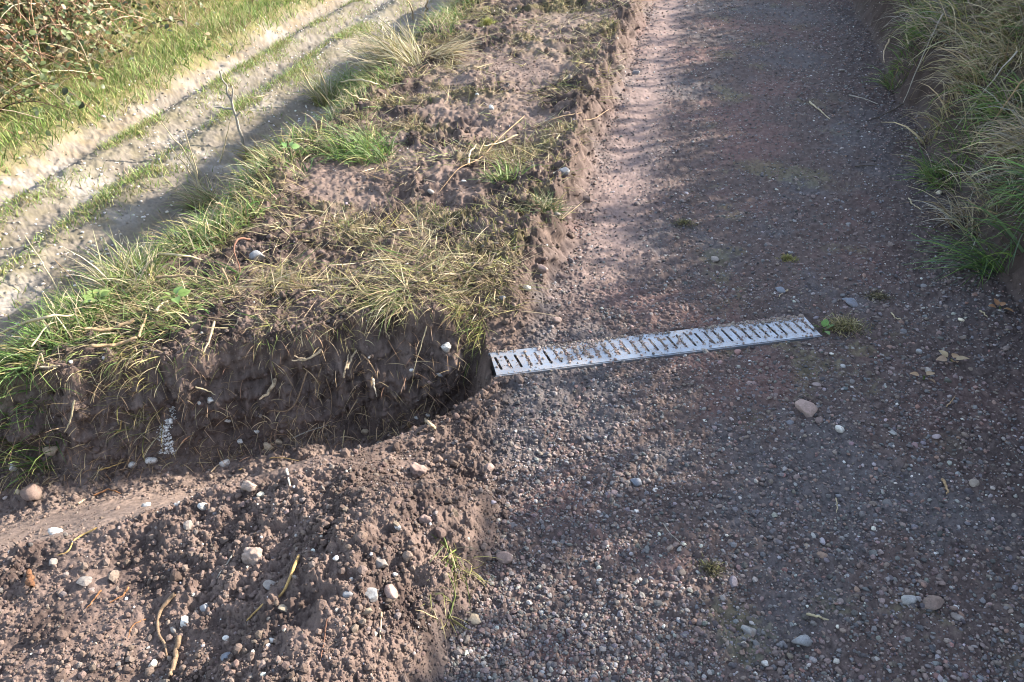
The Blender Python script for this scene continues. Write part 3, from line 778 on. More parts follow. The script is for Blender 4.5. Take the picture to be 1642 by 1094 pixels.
# ------------------------------------------------------------------ single stones
SC_COL = dict(pink=(.22, .155, .13), grey=(.18, .18, .185), pale=(.195, .17, .15), white=(.46, .44, .405), cream=(.48, .42, .31), tan=(.30, .235, .16),
              brown=(.15, .105, .085), blue=(.13, .14, .165), slab=(.22, .215, .205), earth=(.235, .18, .15), dark=(.06, .055, .055), rust=(.26, .13, .06))
KIND = {"white": ("chalk_lump", "chalk lump"), "cream": ("stone", "stone")}
def lone_stone(u, v, wpx, c, shape, label, name=None, cat=None):
    """shape: r rounded, a angular, f flat slab, c crumbly clod"""
    P = at(u, v); dist = math.sqrt(P[0] ** 2 + P[1] ** 2 + (P[2] - CAM_H) ** 2)
    size = wpx / FPX * dist / 2 * 1.08
    r = np.random.default_rng(int(u * 7 + v * 13))
    sub = 3 if wpx < 20 else 4
    V = stone_shape(sub, r, {'r': 16, 'a': 8, 'f': 8, 'c': 14}[shape], {'r': .04, 'a': .035, 'f': .04, 'c': .16}[shape])
    fl = {'r': .72, 'a': .7, 'f': .38, 'c': .72}[shape]
    V = V * np.array([1.0, r.uniform(.66, .85), fl]) * size
    a = r.uniform(-.7, .7); ca, sa = math.cos(a - YAW), math.sin(a - YAW)
    tl = r.normal(0, .14, 2)
    V = V @ np.array([[1, 0, tl[0]], [0, 1, tl[1]], [-tl[0], -tl[1], 1]]).T
    V = V @ np.array([[ca, -sa, 0], [sa, ca, 0], [0, 0, 1]]).T
    base = np.array(SC_COL[c], np.float32); f = pn(V[:, 0] * 90, V[:, 1] * 90 + V[:, 2] * 70, int(u) % 99)
    colr = base[None] * (1 + .16 * f + r.normal(0, .05))[:, None]
    if c == 'white': colr = np.where((f + .6 * pn(V[:, 0] * 260, V[:, 2] * 260 + V[:, 1] * 100, 3) > .62)[:, None], np.array([[.30, .24, .19]]), colr)
    dirt = ss(.35, -.15, V[:, 2] / max(size, 1e-4) + .3 * f)       # soil sticking to the lower half
    colr = colr * (1 - .6 * dirt[:, None]) + np.array([[.12, .09, .075]]) * .6 * dirt[:, None]
    nm, ct = KIND.get(c, ("stone", "stone")); nm = name or nm; ct = cat or ct
    if shape == 'c' and not name: nm, ct = "clod", "clod"
    o = mesh_from(nm, V, ICO[sub][1], M_STONE if shape != 'c' else M_SOIL, colr, smooth=True)
    if shape in 'af':
        o.data.set_sharp_from_angle(angle=math.radians(22))
    o.location = (P[0], P[1], P[2] + size * fl * .42)
    tag(o, label, ct); return o
STONES = [
 (1293, 660, 36, 'pink', 'f', "largest flat pinkish brown stone on the path, below the right end of the grate"),
 (1285, 1032, 30, 'grey', 'r', "big smooth grey stone sunk in the path near the bottom of the picture"),
 (1200, 1014, 22, 'slab', 'f', "thin light grey stone left of the big smooth grey stone"),
 (1455, 966, 21, 'slab', 'a', "light grey cracked stone beside a dark crevice in the lower right of the path"),
 (1492, 971, 32, 'brown', 'f', "long low brown stone just right of the light grey cracked stone"),
 (1534, 992, 17, 'pale', 'f', "small pale flat stone at lower right of the path, beyond the long brown one"),
 (1363, 488, 25, 'blue', 'f', "flat blue grey slab beyond the right end of the grate"),
 (1474, 567, 12, 'grey', 'r', "oval grey pebble on the path, right of the grate's mossy end"),
 (1540, 518, 10, 'cream', 'r', "round cream pebble near the foot of the right bank"),
 (1503, 313, 11, 'cream', 'a', "cream stone lying at the foot of the grassy bank, halfway up the picture"),
 (1349, 114, 11, 'pale', 'f', "pale flat stone at the far right side of the path"),
 (1345, 692, 14, 'white', 'a', "flaky white chalk fragment lying alone on the dark right half of the path"),
 (1226, 1068, 12, 'white', 'c', "crumbly white chalk lump at the very bottom of the path", "chalk_lump", "chalk lump"),
 (1430, 700, 13, 'slab', 'f', "thin pale grey stone right of the flaky chalk fragment"),
 (848, 970, 11, 'white', 'a', "bright white chip on bare reddish soil beside the mound"),
 (1020, 823, 9, 'white', 'a', "white chip among grey gravel in the middle of the path"),
 (1018, 776, 19, 'blue', 'a', "blue grey pointed stone in the gravel below the grate's middle"),
 (893, 520, 17, 'pink', 'r', "rounded pinkish stone between the verge corner and the far edge of the grate"),
 (845, 466, 14, 'cream', 'a', "cream stone on the verge corner above the left end of the grate"),
 (806, 482, 12, 'grey', 'r', "round grey pebble in the straw at the verge corner"),
 (866, 440, 22, 'pink', 'r', "large round pinkish stone embedded in the verge edge above the grate"),
 (1145, 419, 13, 'pale', 'a', "pale three cornered stone on the path above the middle of the grate"),
 (1250, 470, 16, 'blue', 'a', "dark blue stone on the path just above the grate's right part"),
 (1130, 566, 15, 'pale', 'a', "pale stone touching the near edge of the grate"),
 (761, 994, 24, 'tan', 'f', "tan flat stone leaning on the right foot of the near mound"),
 (808, 900, 26, 'pink', 'a', "long pinkish stone where the near mound meets the path"),
 (782, 895, 18, 'brown', 'r', "round brown stone left of the long pinkish one at the mound foot"),
 (612, 905, 25, 'pale', 'f', "pale elongated stone on the sunlit top of the near mound"),
 (634, 926, 9, 'white', 'a', "white chip right below the pale elongated stone on the mound"),
 (639, 853, 14, 'white', 'r', "rounded white lump high on the right part of the near mound"),
 (627, 953, 26, 'pink', 'a', "blocky pinkish brown stone in the right part of the near mound"),
 (597, 960, 26, 'slab', 'f', "greenish grey flat stone left of the blocky pinkish stone"),
 (560, 961, 16, 'grey', 'r', "round grey stone left of the greenish flat stone on the mound"),
 (588, 982, 18, 'tan', 'f', "tan broken stone under the greenish flat stone"),
 (669, 762, 34, 'pink', 'c', "large pink earth clod on the crest between ditch and mound"),
 (786, 754, 18, 'pink', 'a', "pink stone at the edge of the mound's crest nearest the path"),
 (682, 838, 24, 'pink', 'c', "rough pink clod on the right shoulder of the near mound"),
 (408, 900, 36, 'earth', 'c', "big pale crumbly clod in the middle of the near mound"),
 (299, 1003, 20, 'white', 'a', "white angular chalk lump beside the thick curved root"),
 (280, 1013, 14, 'pale', 'a', "pale stone touching the left side of the angular chalk lump"),
 (363, 1026, 10, 'white', 'a', "small cube shaped white chip near the bottom of the mound"),
 (435, 942, 24, 'pale', 'f', "long pale chalky slab left of the yellow root"),
 (363, 1055, 17, 'blue', 'f', "blue grey tilted slab near the bottom of the mound"),
 (457, 980, 18, 'tan', 'f', "tan flat stone just right of the yellow root's bend"),
 (437, 1029, 11, 'white', 'a', "white chip at the bottom of the mound, right of the blue grey slab"),
 (540, 900, 12, 'white', 'r', "round white pebble by itself in mid mound, left of the pale elongated stone"),
 (331, 978, 20, 'grey', 'a', "grey angular stone above the cube shaped white chip"),
 (86, 905, 17, 'pale', 'r', "rounded pale stone at the left end of the mound's crest"),
 (138, 936, 22, 'pale', 'f', "long pale stone right of the orange root stub"),
 (25, 890, 24, 'white', 'f', "flat white chalk sliver on the packed soil at the left picture edge"),
 (92, 855, 25, 'white', 'f', "flat white chalk flake on the packed ditch side, right of the sliver at the edge"),
 (235, 812, 15, 'white', 'f', "white stick shaped chalk piece on the packed ditch side"),
 (327, 815, 16, 'white', 'a', "white chalk chip at the right end of the packed ditch side"),
 (286, 811, 12, 'white', 'a', "white chalk chip midway between the stick shaped piece and the last chip"),
 (402, 793, 24, 'earth', 'c', "pale rounded clod at the ditch crest", "clod", "clod"),
 (420, 799, 13, 'cream', 'r', "cream pebble in front of the pale rounded clod at the crest"),
 (362, 746, 17, 'white', 'a', "biggest white chalk block in the bottom of the ditch"),
 (244, 743, 16, 'white', 'a', "white chalk lump left of the biggest block in the ditch"),
 (213, 748, 12, 'white', 'a', "small white chalk lump furthest left of three in the ditch bottom"),
 (23, 750, 14, 'white', 'a', "white chalk lump in the ditch bottom by the left picture edge"),
 (54, 798, 30, 'brown', 'a', "big brown block of stone at the left end of the ditch"),
 (33, 795, 14, 'tan', 'r', "round tan pebble touching the big brown block"),
 (60, 783, 10, 'tan', 'r', "small round tan pebble above the big brown block"),
 (84, 723, 22, 'tan', 'a', "tan stone at the foot of the grassy ditch side, far left"),
 (365, 674, 13, 'white', 'c', "white chalk lump stuck in the cut face, right of the white streak", "chalk_lump", "chalk lump"),
 (412, 695, 9, 'white', 'a', "white speck of chalk low in the cut face"),
 (387, 713, 10, 'white', 'a', "white chalk bit where the cut face meets the ditch bottom"),
 (432, 724, 20, 'tan', 'r', "tan rounded stone in the ditch bottom, left of two"),
 (448, 714, 15, 'tan', 'r', "tan rounded stone in the ditch bottom, right of two"),
 (322, 643, 8, 'white', 'a', "tiny pale chalk bit above the white streak, left of two"),
 (340, 638, 14, 'white', 'c', "crumbly chalk bit above the white streak, right of two", "chalk_lump", "chalk lump"),
 (687, 609, 12, 'pink', 'r', "pinkish pebble in the cut face of the pit"),
 (704, 597, 15, 'slab', 'f', "grey elongated stone in the cut face, right of the pinkish pebble"),
 (659, 588, 10, 'white', 'r', "white pebble in the cut face under the torn turf"),
 (714, 556, 20, 'white', 'c', "knobbly white flint under the turf near the grate", "flint", "flint"),
 (667, 671, 8, 'white', 'a', "bluish white chip in the floor of the pit, left of two"),
 (687, 667, 9, 'white', 'r', "white chip in the floor of the pit, right of two"),
 (585, 694, 14, 'tan', 'r', "tan stone in the floor of the pit"),
 (902, 292, 21, 'grey', 'a', "grey angular rock on the mossy verge edge"),
 (873, 307, 12, 'white', 'a', "white stone left below the grey angular rock on the verge"),
 (994, 116, 15, 'tan', 'a', "tan stone standing in the far verge edge"),
 (1020, 119, 12, 'grey', 'a', "grey stone at the far verge edge, touching the path"),
 (744, 295, 8, 'white', 'a', "white chip in dark soil left of the mossy verge"),
 (691, 312, 12, 'pale', 'a', "pale stone in the dark torn soil of the verge, left of the white chip"),
 (892, 353, 14, 'pale', 'r', "pale rounded stone in the verge edge below the grey rock"),
 (939, 322, 22, 'brown', 'a', "brown rock tumbled from the verge edge beside the path"),
 (788, 179, 10, 'white', 'a', "white stone in the middle of the verge beyond the sandy patch"),
 (166, 189, 9, 'white', 'r', "white stone in the grass edge beyond the chalk track"),
 (242, 518, 14, 'dark', 'c', "dark crumb of earth in the grass at the ditch's left edge", "clod", "clod"),
 (415, 418, 24, 'grey', 'a', "grey stone lying in dark soil beside the red brown curved root"),
]
for st in STONES: lone_stone(*st)

# white streak of crumbled chalk down the cut face
def chalk_streak():
    pts = []
    for k in range(330):
        t = rng.uniform(0, 1) ** .85; u = 274 - 8 * t + 5 * math.sin(9 * t) + float(np.clip(rng.normal(0, 3 + 5 * t), -12, 12)); v = 652 + 76 * t
        pts.append((u, v))
    P = at_many(pts); Vs, Fs, Cs = [], [], []; off = 0
    org = P.mean(0)
    for i, p in enumerate(P):
        V = PROTO[2][i % 16] * min(.0065, .0015 * (1 - rng.uniform(0, .99)) ** -.42) * np.array([1, 1, .8])
        Vs.append(V + (p - org)[None] + np.array([0, -.002, .002])); Fs.append(ICO[2][1] + off); off += len(V); Cs.append(np.repeat(np.array([[.66, .64, .60]]) * rng.uniform(.5, 1.15), len(V), 0))
    o = mesh_from("chalk_streak", np.concatenate(Vs), np.concatenate(Fs), M_STONE, np.concatenate(Cs)); o.location = org
    tag(o, "long streak of crumbled white chalk running down the dark cut face", "chalk")
chalk_streak()

# ------------------------------------------------------------------ roots, twigs, stalks
def spline(P, n):
    P = np.asarray(P, float); m = len(P)
    if m == 2: return P[0][None] + (P[1] - P[0])[None] * np.linspace(0, 1, n)[:, None]
    Q = np.concatenate([[2 * P[0] - P[1]], P, [2 * P[-1] - P[-2]]]); out = []
    for t in np.linspace(0, m - 1 - 1e-6, n):
        i = int(t); f = t - i; a, b, c, d = Q[i], Q[i + 1], Q[i + 2], Q[i + 3]
        out.append(.5 * (2 * b + (c - a) * f + (2 * a - 5 * b + 4 * c - d) * f * f + (3 * b - a - 3 * c + d) * f ** 3))
    return np.array(out)
def tube(path, rad, sides=7):
    """path (n,3), rad (n,) -> V, F quads"""
    n = len(path); T = np.gradient(path, axis=0); T /= np.linalg.norm(T, axis=1)[:, None] + 1e-9
    up = np.tile(np.array([0.13, 0.21, 0.97]), (n, 1)); A = np.cross(T, up); A /= np.linalg.norm(A, axis=1)[:, None] + 1e-9; B = np.cross(A, T)
    th = np.linspace(0, 2 * math.pi, sides, endpoint=False)
    V = path[:, None, :] + rad[:, None, None] * (np.cos(th)[None, :, None] * A[:, None, :] + np.sin(th)[None, :, None] * B[:, None, :])
    i, j = np.meshgrid(np.arange(n - 1), np.arange(sides), indexing='ij'); i = i.ravel(); j = j.ravel(); j2 = (j + 1) % sides
    F = np.stack([i * sides + j, i * sides + j2, (i + 1) * sides + j2, (i + 1) * sides + j], 1)
    return V.reshape(-1, 3), F
RC = dict(yellow=(.33, .215, .085), brown=(.18, .12, .075), pale=(.36, .275, .18), orange=(.21, .10, .045), red=(.15, .075, .05), dark=(.07, .055, .045),
          straw=(.36, .30, .185), reed=(.27, .185, .105), white=(.60, .52, .40), greyst=(.25, .225, .19), green=(.13, .16, .045), rust=(.13, .062, .032))
def line_thing(name, cat, pts, wpx, c, label, lift=0.0, arch=0.0, ends=(1.0, .45), knots=.035, branches=()):
    """pts: picture points on the ground; lift above it; arch: raised in the middle"""
    P = at_many(pts, 0.0)
    s_, q_ = sq(P[:, 0], P[:, 1]); pr = ((s_ > .02) & (s_ < 1.5) & (q_ > -.02) & (q_ < .22)) * .018
    P[:, 0] -= NX * pr; P[:, 1] -= NY * pr
    P[:, 2] += lift if np.isscalar(lift) else np.array(lift)
    n = max(12, 9 * len(pts)); path = spline(P, n)
    t = np.linspace(0, 1, n); path[:, 2] += arch * np.sin(math.pi * t)
    r0 = .74 * wpx / FPX * np.linalg.norm(P[0] - np.array([0, 0, CAM_H])) / 2
    rg = np.random.default_rng(int(pts[0][0] * 3 + pts[0][1] * 7))
    w_ = rg.uniform(0, 40); path += r0 * .9 * np.stack([pn(t * 5 + w_, t * 0 + k_, 4) for k_ in (1, 2, 3)], 1)
    rad = r0 * (ends[0] * (1 - t) + ends[1] * t) * (1 + 3 * knots * pn(t * 7 + w_, t * 0 + 8, 4))
    rad[0] *= .6; rad[-1] *= .5
    path[:, 2] += r0 * .7
    org = path[0].copy()
    V, F = tube(path - org, rad); base = np.array(RC[c])
    col = base[None] * (1 + .2 * pn(V[:, 0] * 70 + V[:, 2] * 60, V[:, 1] * 70, 8))[:, None]
    o = mesh_from(name, V, F, M_ROOT if name != "straw_stalk" else M_STRAW, col); o.location = org
    tag(o, label, cat)
    for bp in branches:
        i0, du, dv, dz = bp; b0 = path[int(i0 * (n - 1))] - org
        d = np.array([du, dv, dz]); bpth = b0[None] + d[None] * np.linspace(0, 1, 6)[:, None] + rg.normal(0, r0 * .6, (6, 3)) * np.linspace(0, 1, 6)[:, None]
        V, F = tube(bpth, np.linspace(r0 * .6, r0 * .3, 6), 6)
        mesh_from("side_shoot", V, F, M_ROOT, np.repeat(base[None], len(V), 0), parent=o)
    return o
L = line_thing
L("root", "root", [(481, 900), (470, 936), (450, 960), (420, 983), (397, 1002)], 7, 'yellow', "long bright yellow root curving over the near mound", .002)
L("root", "root", [(285, 962), (262, 978), (254, 1003), (263, 1033), (270, 1058)], 8, 'brown', "thick brown root bent like a bow at the bottom of the mound", .004)
L("root", "root", [(291, 1028), (284, 1050), (283, 1068), (275, 1090)], 10, 'brown', "short stout brown root at the bottom edge, right of the bow shaped one", .006, ends=(1, .8))
L("straw_stalk", "straw stalk", [(396, 864), (372, 900), (350, 936)], 5, 'greyst', "pale straight stalk lying on the middle of the near mound", .006)
L("root", "root", [(165, 952), (154, 962), (140, 980)], 4, 'orange', "short orange rootlet on the mound, left of two", .003)
L("root", "root", [(207, 944), (198, 958), (178, 971)], 4.5, 'orange', "short orange rootlet on the mound, right of two", .003)
L("root", "root", [(235, 993), (215, 1004), (206, 1026)], 3, 'orange', "thin orange rootlet left of the bow shaped root", .003)
L("root", "root", [(160, 856), (122, 869), (113, 888), (92, 896)], 4, 'yellow', "thin yellow root with a kink on the mound's left crest", .003)
L("root", "root", [(50, 922), (52, 934), (55, 948)], 11, 'rust', "stubby orange root stump at the left of the mound", .008, ends=(.8, 1))
L("root", "root", [(462, 766), (466, 780), (468, 793)], 6, 'white', "pale cut root stub standing on the ditch crest", [.015, .006, 0])
L("root", "root", [(526, 1000), (520, 1030), (515, 1066)], 3.5, 'red', "thin red root lying near the bottom of the mound", .003)
L("straw_stalk", "straw stalk", [(612, 983), (611, 1015), (609, 1052)], 5, 'pale', "pale upright straw against the right part of the mound", .006)
L("straw_stalk", "straw stalk", [(712, 868), (728, 905), (748, 934)], 4, 'green', "yellow green grass stalk hanging down the mound's right side", .006)
L("straw_stalk", "straw stalk", [(720, 1000), (730, 960), (716, 925)], 4, 'green', "green stalk curled low on the mound's right side", .006)
L("root", "root", [(385, 750), (440, 735), (480, 742)], 3, 'yellow', "fine yellow root lying across the ditch crest", .004)
L("root", "root", [(340, 752), (358, 738), (400, 731), (420, 735)], 3, 'pale', "fine pale root looped round the biggest chalk block", .004)
L("root", "root", [(160, 755), (182, 744), (205, 738)], 3.5, 'yellow', "yellow rootlet in the ditch bottom, left", .004)
L("root", "root", [(155, 792), (178, 791), (194, 794)], 4, 'orange', "orange rootlet on the packed ditch side", .004)
L("root", "root", [(128, 812), (138, 804)], 4, 'pale', "short pale rootlet standing out of the packed ditch side", .006)
# cut face
L("root", "root", [(517, 562), (503, 580), (486, 588), (470, 580)], 6, 'pale', "forked pale root sticking out of the cut face", [.01, .03, .035, .02], branches=((.5, -.03, -.02, .02),))
L("root", "root", [(444, 612), (434, 628), (422, 642)], 9, 'pale', "broken thick root stub in the middle of the cut face", [.0, .015, .03])
L("root", "root", [(496, 600), (470, 652), (438, 659), (430, 664)], 4, 'brown', "long thin root bending down the cut face", .012)
L("root", "root", [(557, 592), (564, 578), (572, 566)], 7, 'pale', "thick pale root tuft at the centre of the cut face, leaning right", .015)
L("root", "root", [(552, 604), (556, 586), (560, 570)], 5, 'pale', "pale root beside the thick tuft in the cut face", .015)
L("root", "root", [(580, 567), (592, 577), (603, 591)], 4.5, 'brown', "brown root slanting right below the torn turf", .012)
L("root", "root", [(598, 600), (600, 614), (604, 632)], 4.5, 'white', "white root hanging straight down the cut face", .014)
L("root", "root", [(655, 682), (661, 690), (671, 700)], 10, 'reed', "stubby cut root at the pit floor's near edge, left of two", [.02, .008, 0], ends=(.7, 1))
L("root", "root", [(681, 674), (688, 684), (698, 692)], 8, 'pale', "stubby cut root at the pit floor's near edge, right of two", [.016, .008, 0], ends=(.6, 1))
L("straw_stalk", "straw stalk", [(346, 522), (340, 545), (330, 567)], 6, 'pale', "pale straw hanging over the left part of the cut face", .012)
L("straw_stalk", "straw stalk", [(684, 524), (672, 560), (660, 590)], 3, 'straw', "thin straw hanging over the cut face near the pit", .012)
L("root", "root", [(524, 605), (532, 640), (530, 672)], 2.5, 'brown', "hair thin root trailing down the cut face under the turf", .008)
L("straw_stalk", "straw stalk", [(318, 614), (336, 620), (350, 627)], 3.5, 'straw', "short straw lying on the cut face above the chalk bits", .008)
L("straw_stalk", "straw stalk", [(131, 648), (124, 672), (118, 694)], 4, 'straw', "straw dangling from the turf at the ditch's left end", .02)
L("root", "root", [(196, 676), (194, 690), (186, 698)], 3.5, 'yellow', "small yellow root left of the white streak", .006)
L("straw_stalk", "straw stalk", [(470, 700), (500, 692), (526, 678)], 3, 'greyst', "thin grey stalk lying in the ditch bottom under the cut face", .008)
# left turf
L("reed_stalk", "reed stalk", [(148, 561), (186, 552), (225, 542)], 8, 'reed', "thick brown reed stalk lying on the green turf, longer of two", .05, ends=(.7, 1))
L("reed_stalk", "reed stalk", [(160, 580), (196, 571), (231, 563)], 7, 'reed', "straight brown reed stalk below the longest one, jutting over the ditch", .05, ends=(1, .9))
L("straw_stalk", "straw stalk", [(0, 565), (66, 555), (134, 545)], 5, 'straw', "long pale straw lying on the grass at the left picture edge", .08)
L("straw_stalk", "straw stalk", [(70, 590), (92, 562), (106, 552)], 3.5, 'straw', "bent pale straw crossing the turf at the far left", .08)
L("reed_stalk", "reed stalk", [(255, 463), (308, 466), (358, 472)], 6, 'reed', "brown stalk lying flat across the thatch left of the red brown root", .04)
L("root", "root", [(404, 397), (388, 408), (381, 424), (387, 442)], 5, 'red', "red brown curved root standing out of the verge turf", [.02, .05, .05, .01])
L("straw_stalk", "straw stalk", [(212, 427), (272, 435), (335, 447)], 4, 'straw', "long straw across the grass left of the red brown root", .06)
L("dead_stem", "dead stem", [(100, 480), (80, 452), (59, 427)], 3.5, 'straw', "lone pale stem leaning left over the lower track", [.03, .10, .17])
L("dead_stem", "dead stem", [(141, 488), (120, 465), (100, 451)], 4, 'reed', "brown stem leaning left beside the lone pale stem", [.03, .08, .12])
L("reed_stalk", "reed stalk", [(228, 560), (234, 536), (240, 522)], 6, 'reed', "broken upright reed stub beside the two brown reeds", .03)
L("reed_stalk", "reed stalk", [(256, 520), (265, 508), (274, 500)], 8, 'pale', "short pale cut stalk in the turf by the broad leaved weed", .03)
L("straw_stalk", "straw stalk", [(72, 610), (80, 592), (84, 598), (84, 602)], 3, 'pale', "small hooked straw at the turf's left edge", .05)
L("reed_stalk", "reed stalk", [(78, 606), (96, 605), (112, 604)], 5, 'pale', "short cut stalk at the lip of the turf, far left", .05)
L("straw_stalk", "straw stalk", [(361, 452), (368, 464), (374, 478)], 5, 'reed', "short brown stalk standing in the thatch below the red brown root", .04)
# dead stems along the verge edge
def upright(base_uv, top_duv, wpx, c, label, name="dead_stem", cat="dead stem", branches=(), bend=.2):
    """stem rooted on the ground at base_uv whose tip is seen at base_uv + top_duv"""
    P = at(*base_uv); u, v = base_uv[0] + top_duv[0], base_uv[1] + top_duv[1]; d = ray(u, v)
    Q0 = P - np.array([0, 0, CAM_H]); rng_ = np.linalg.norm(Q0) * .97
    tip = d / np.linalg.norm(d) * rng_ + np.array([0, 0, CAM_H])
    n = 10; t = np.linspace(0, 1, n)
    rg = np.random.default_rng(int(base_uv[0]))
    mid = (P + tip) / 2 + rg.normal(0, .02, 3)
    path = spline([P - np.array([0, 0, .02]), mid, tip], n); r0 = wpx / FPX * np.linalg.norm(Q0) / 2
    path[1:-1] += rg.normal(0, r0 * .5, (n - 2, 3))
    V, F = tube(path - P, r0 * (1 - .6 * t), 6); base = np.array(RC[c])
    o = mesh_from(name, V, F, M_ROOT, base[None] * (1 + .2 * pn(V[:, 0] * 50, V[:, 2] * 40, 3))[:, None]); o.location = P
    tag(o, label, cat)
    for f, du, dz, ln in branches:
        b0 = path[int(f * (n - 1))] - P; dd = np.array([du * math.cos(YAW), du * math.sin(YAW), dz]); dd = dd / np.linalg.norm(dd) * ln
        bp = b0[None] + dd[None] * np.linspace(0, 1, 6)[:, None] + rg.normal(0, r0 * .4, (6, 3)) * np.linspace(0, 1, 6)[:, None]
        V, F = tube(bp, np.linspace(r0 * .7, r0 * .35, 6), 5)
        mesh_from("side_shoot", V, F, M_ROOT, np.repeat(base[None], len(V), 0), parent=o)
    return o
upright((390, 234), (-38, -120), 5, 'greyst', "tall grey dead stem with side shoots standing before the chalk track", branches=((.45, -1, .1, .14), (.42, .5, .7, .05), (.65, .3, 1, .10)))
upright((330, 325), (-72, -130), 3, 'straw', "tallest thin straw stalk leaning over the lower track, left of the grey stem", branches=((.35, -.5, .6, .1),))
upright((322, 318), (-46, -78), 3, 'straw', "straw stalk leaning left, just below the tallest thin one")
upright((318, 300), (-22, -92), 2.5, 'straw', "slender straw stalk between the tallest and the grass tuft")
upright((350, 262), (20, -70), 2.5, 'straw', "slender stalk leaning right, below the grey dead stem")
upright((375, 345), (-30, -20), 3.5, 'pale', "short pale stalk fallen forward under the grey dead stem")
upright((525, 170), (-45, -60), 4, 'straw', "dry grass stalk leaning left above the green tuft, left of two")
upright((530, 168), (-18, -58), 4, 'straw', "dry grass stalk above the green tuft, right of two")
upright((600, 165), (-50, -22), 3, 'straw', "low dry stalk reaching left above the green verge")
upright((662, 32), (-10, -34), 3.5, 'pale', "pale stalk standing at the top edge of the picture, left of two")
upright((680, 30), (6, -34), 4, 'pale', "pale stalk standing at the top edge of the picture, right of two")
L("dead_stem", "dead stem", [(548, 147), (580, 157), (612, 163)], 3.5, 'straw', "pale stalk lying over the green verge below the dry tussock", .08)
L("straw_stalk", "straw stalk", [(435, 178), (412, 182), (398, 180)], 3, 'straw', "thin straw pointing at the lower track right of the grey stem", .12)
L("root", "root", [(841, 194), (800, 232), (770, 258), (735, 285), (705, 310)], 2.4, 'reed', "longest pale root trailing across the torn verge", .008)
L("straw_stalk", "straw stalk", [(932, 192), (893, 203), (851, 221)], 2.2, 'reed', "pale bundled straw on the verge near the path, by the mossy turf", .025)
L("straw_stalk", "straw stalk", [(975, 188), (952, 199), (934, 208)], 2, 'reed', "thin straw end at the verge edge beside the path", .025)
L("root", "root", [(751, 268), (754, 254), (764, 247)], 6, 'pale', "short hooked pale root in the torn soil, left of the longest root", .02)
L("straw_stalk", "straw stalk", [(830, 228), (800, 240), (776, 250)], 4, 'straw', "thick flattened straw lying beside the longest pale root", .03)
L("straw_stalk", "straw stalk", [(812, 135), (816, 141), (809, 151)], 4, 'dark', "dark twig on the far sandy patch of the verge")
# path and bank
L("straw_stalk", "straw stalk", [(1297, 166), (1312, 180), (1330, 194)], 3.5, 'straw', "single pale straw lying on the far half of the path", .004)
L("twig", "twig", [(1360, 156), (1385, 163), (1408, 170)], 2.5, 'greyst', "grey twig on the far path, right of the single pale straw", .006)
L("twig", "twig", [(1444, 184), (1418, 190), (1390, 197)], 3.5, 'dark', "dark twig reaching from the bank foot onto the path", [.05, .02, .004])
L("twig", "twig", [(1370, 271), (1395, 269), (1420, 271)], 3, 'dark', "dark twig flat on the path below the bank, halfway up", .004)
L("straw_stalk", "straw stalk", [(1455, 322), (1465, 332), (1476, 340)], 3, 'straw', "small straw on the path near the cream stone at the bank foot", .004)
L("straw_stalk", "straw stalk", [(1560, 422), (1564, 432), (1568, 444)], 4, 'straw', "straw at the bare foot of the bank, below the green tuft", .006)
L("straw_stalk", "straw stalk", [(1428, 505), (1435, 512), (1443, 520)], 3, 'straw', "small straw on the dark path right of the grate", .004)
L("straw_stalk", "straw stalk", [(1570, 500), (1576, 507), (1582, 513)], 3, 'straw', "small straw right of the round cream pebble", .004)
L("straw_stalk", "straw stalk", [(1263, 468), (1254, 474), (1247, 482)], 4, 'pale', "short pale straw just beyond the right part of the grate", .004)
L("straw_stalk", "straw stalk", [(1290, 992), (1308, 996), (1326, 1001)], 6, 'straw', "pale straw above the big smooth grey stone", .005)
L("root", "root", [(1509, 772), (1516, 785), (1517, 798)], 6, 'tan' if 'tan' in RC else 'reed', "short knobbly brown root on the right half of the path", .005)
L("root", "root", [(1514, 660), (1522, 650), (1530, 640)], 3, 'reed', "thin withered rootlet on the path, right of the flaky chalk fragment", .004)
L("straw_stalk", "straw stalk", [(1062, 842), (1074, 862), (1098, 882)], 2.5, 'greyst', "thin bent grass stalk on the gravel in mid path", .004)
L("twig", "twig", [(1339, 802), (1341, 816), (1340, 826)], 2.5, 'straw', "tiny straw upright on reddish soil in the lower path", .004)
L("bramble_cane", "bramble cane", [(1434, 22), (1462, 46), (1490, 64), (1512, 72)], 5, 'dark', "dark arching bramble stem on the far part of the bank", [.14, .16, .16, .12])
L("dead_stem", "dead stem", [(1493, 78), (1470, 120), (1444, 178)], 3, 'greyst', "pale dead stem sloping down the bank to the path, far one", [.17, .14, .03])
L("dead_stem", "dead stem", [(1606, 156), (1566, 188), (1521, 236)], 3.6, 'greyst', "pale dead stem sloping down the bank to the path, near one", [.17, .15, .04])
L("bramble_cane", "bramble cane", [(1642, 196), (1608, 208), (1578, 232)], 4.5, 'reed', "brown stem lying over the bank grass at the right picture edge", [.17, .16, .08])
L("dead_stem", "dead stem", [(1450, 112), (1440, 95), (1444, 70)], 4, 'straw', "pale straw sticking out of the bank's far grass", .12)
L("dead_stem", "dead stem", [(1420, 85), (1412, 104), (1411, 124)], 3.5, 'pale', "pale straw hanging off the bank near its mossy clump", .08)

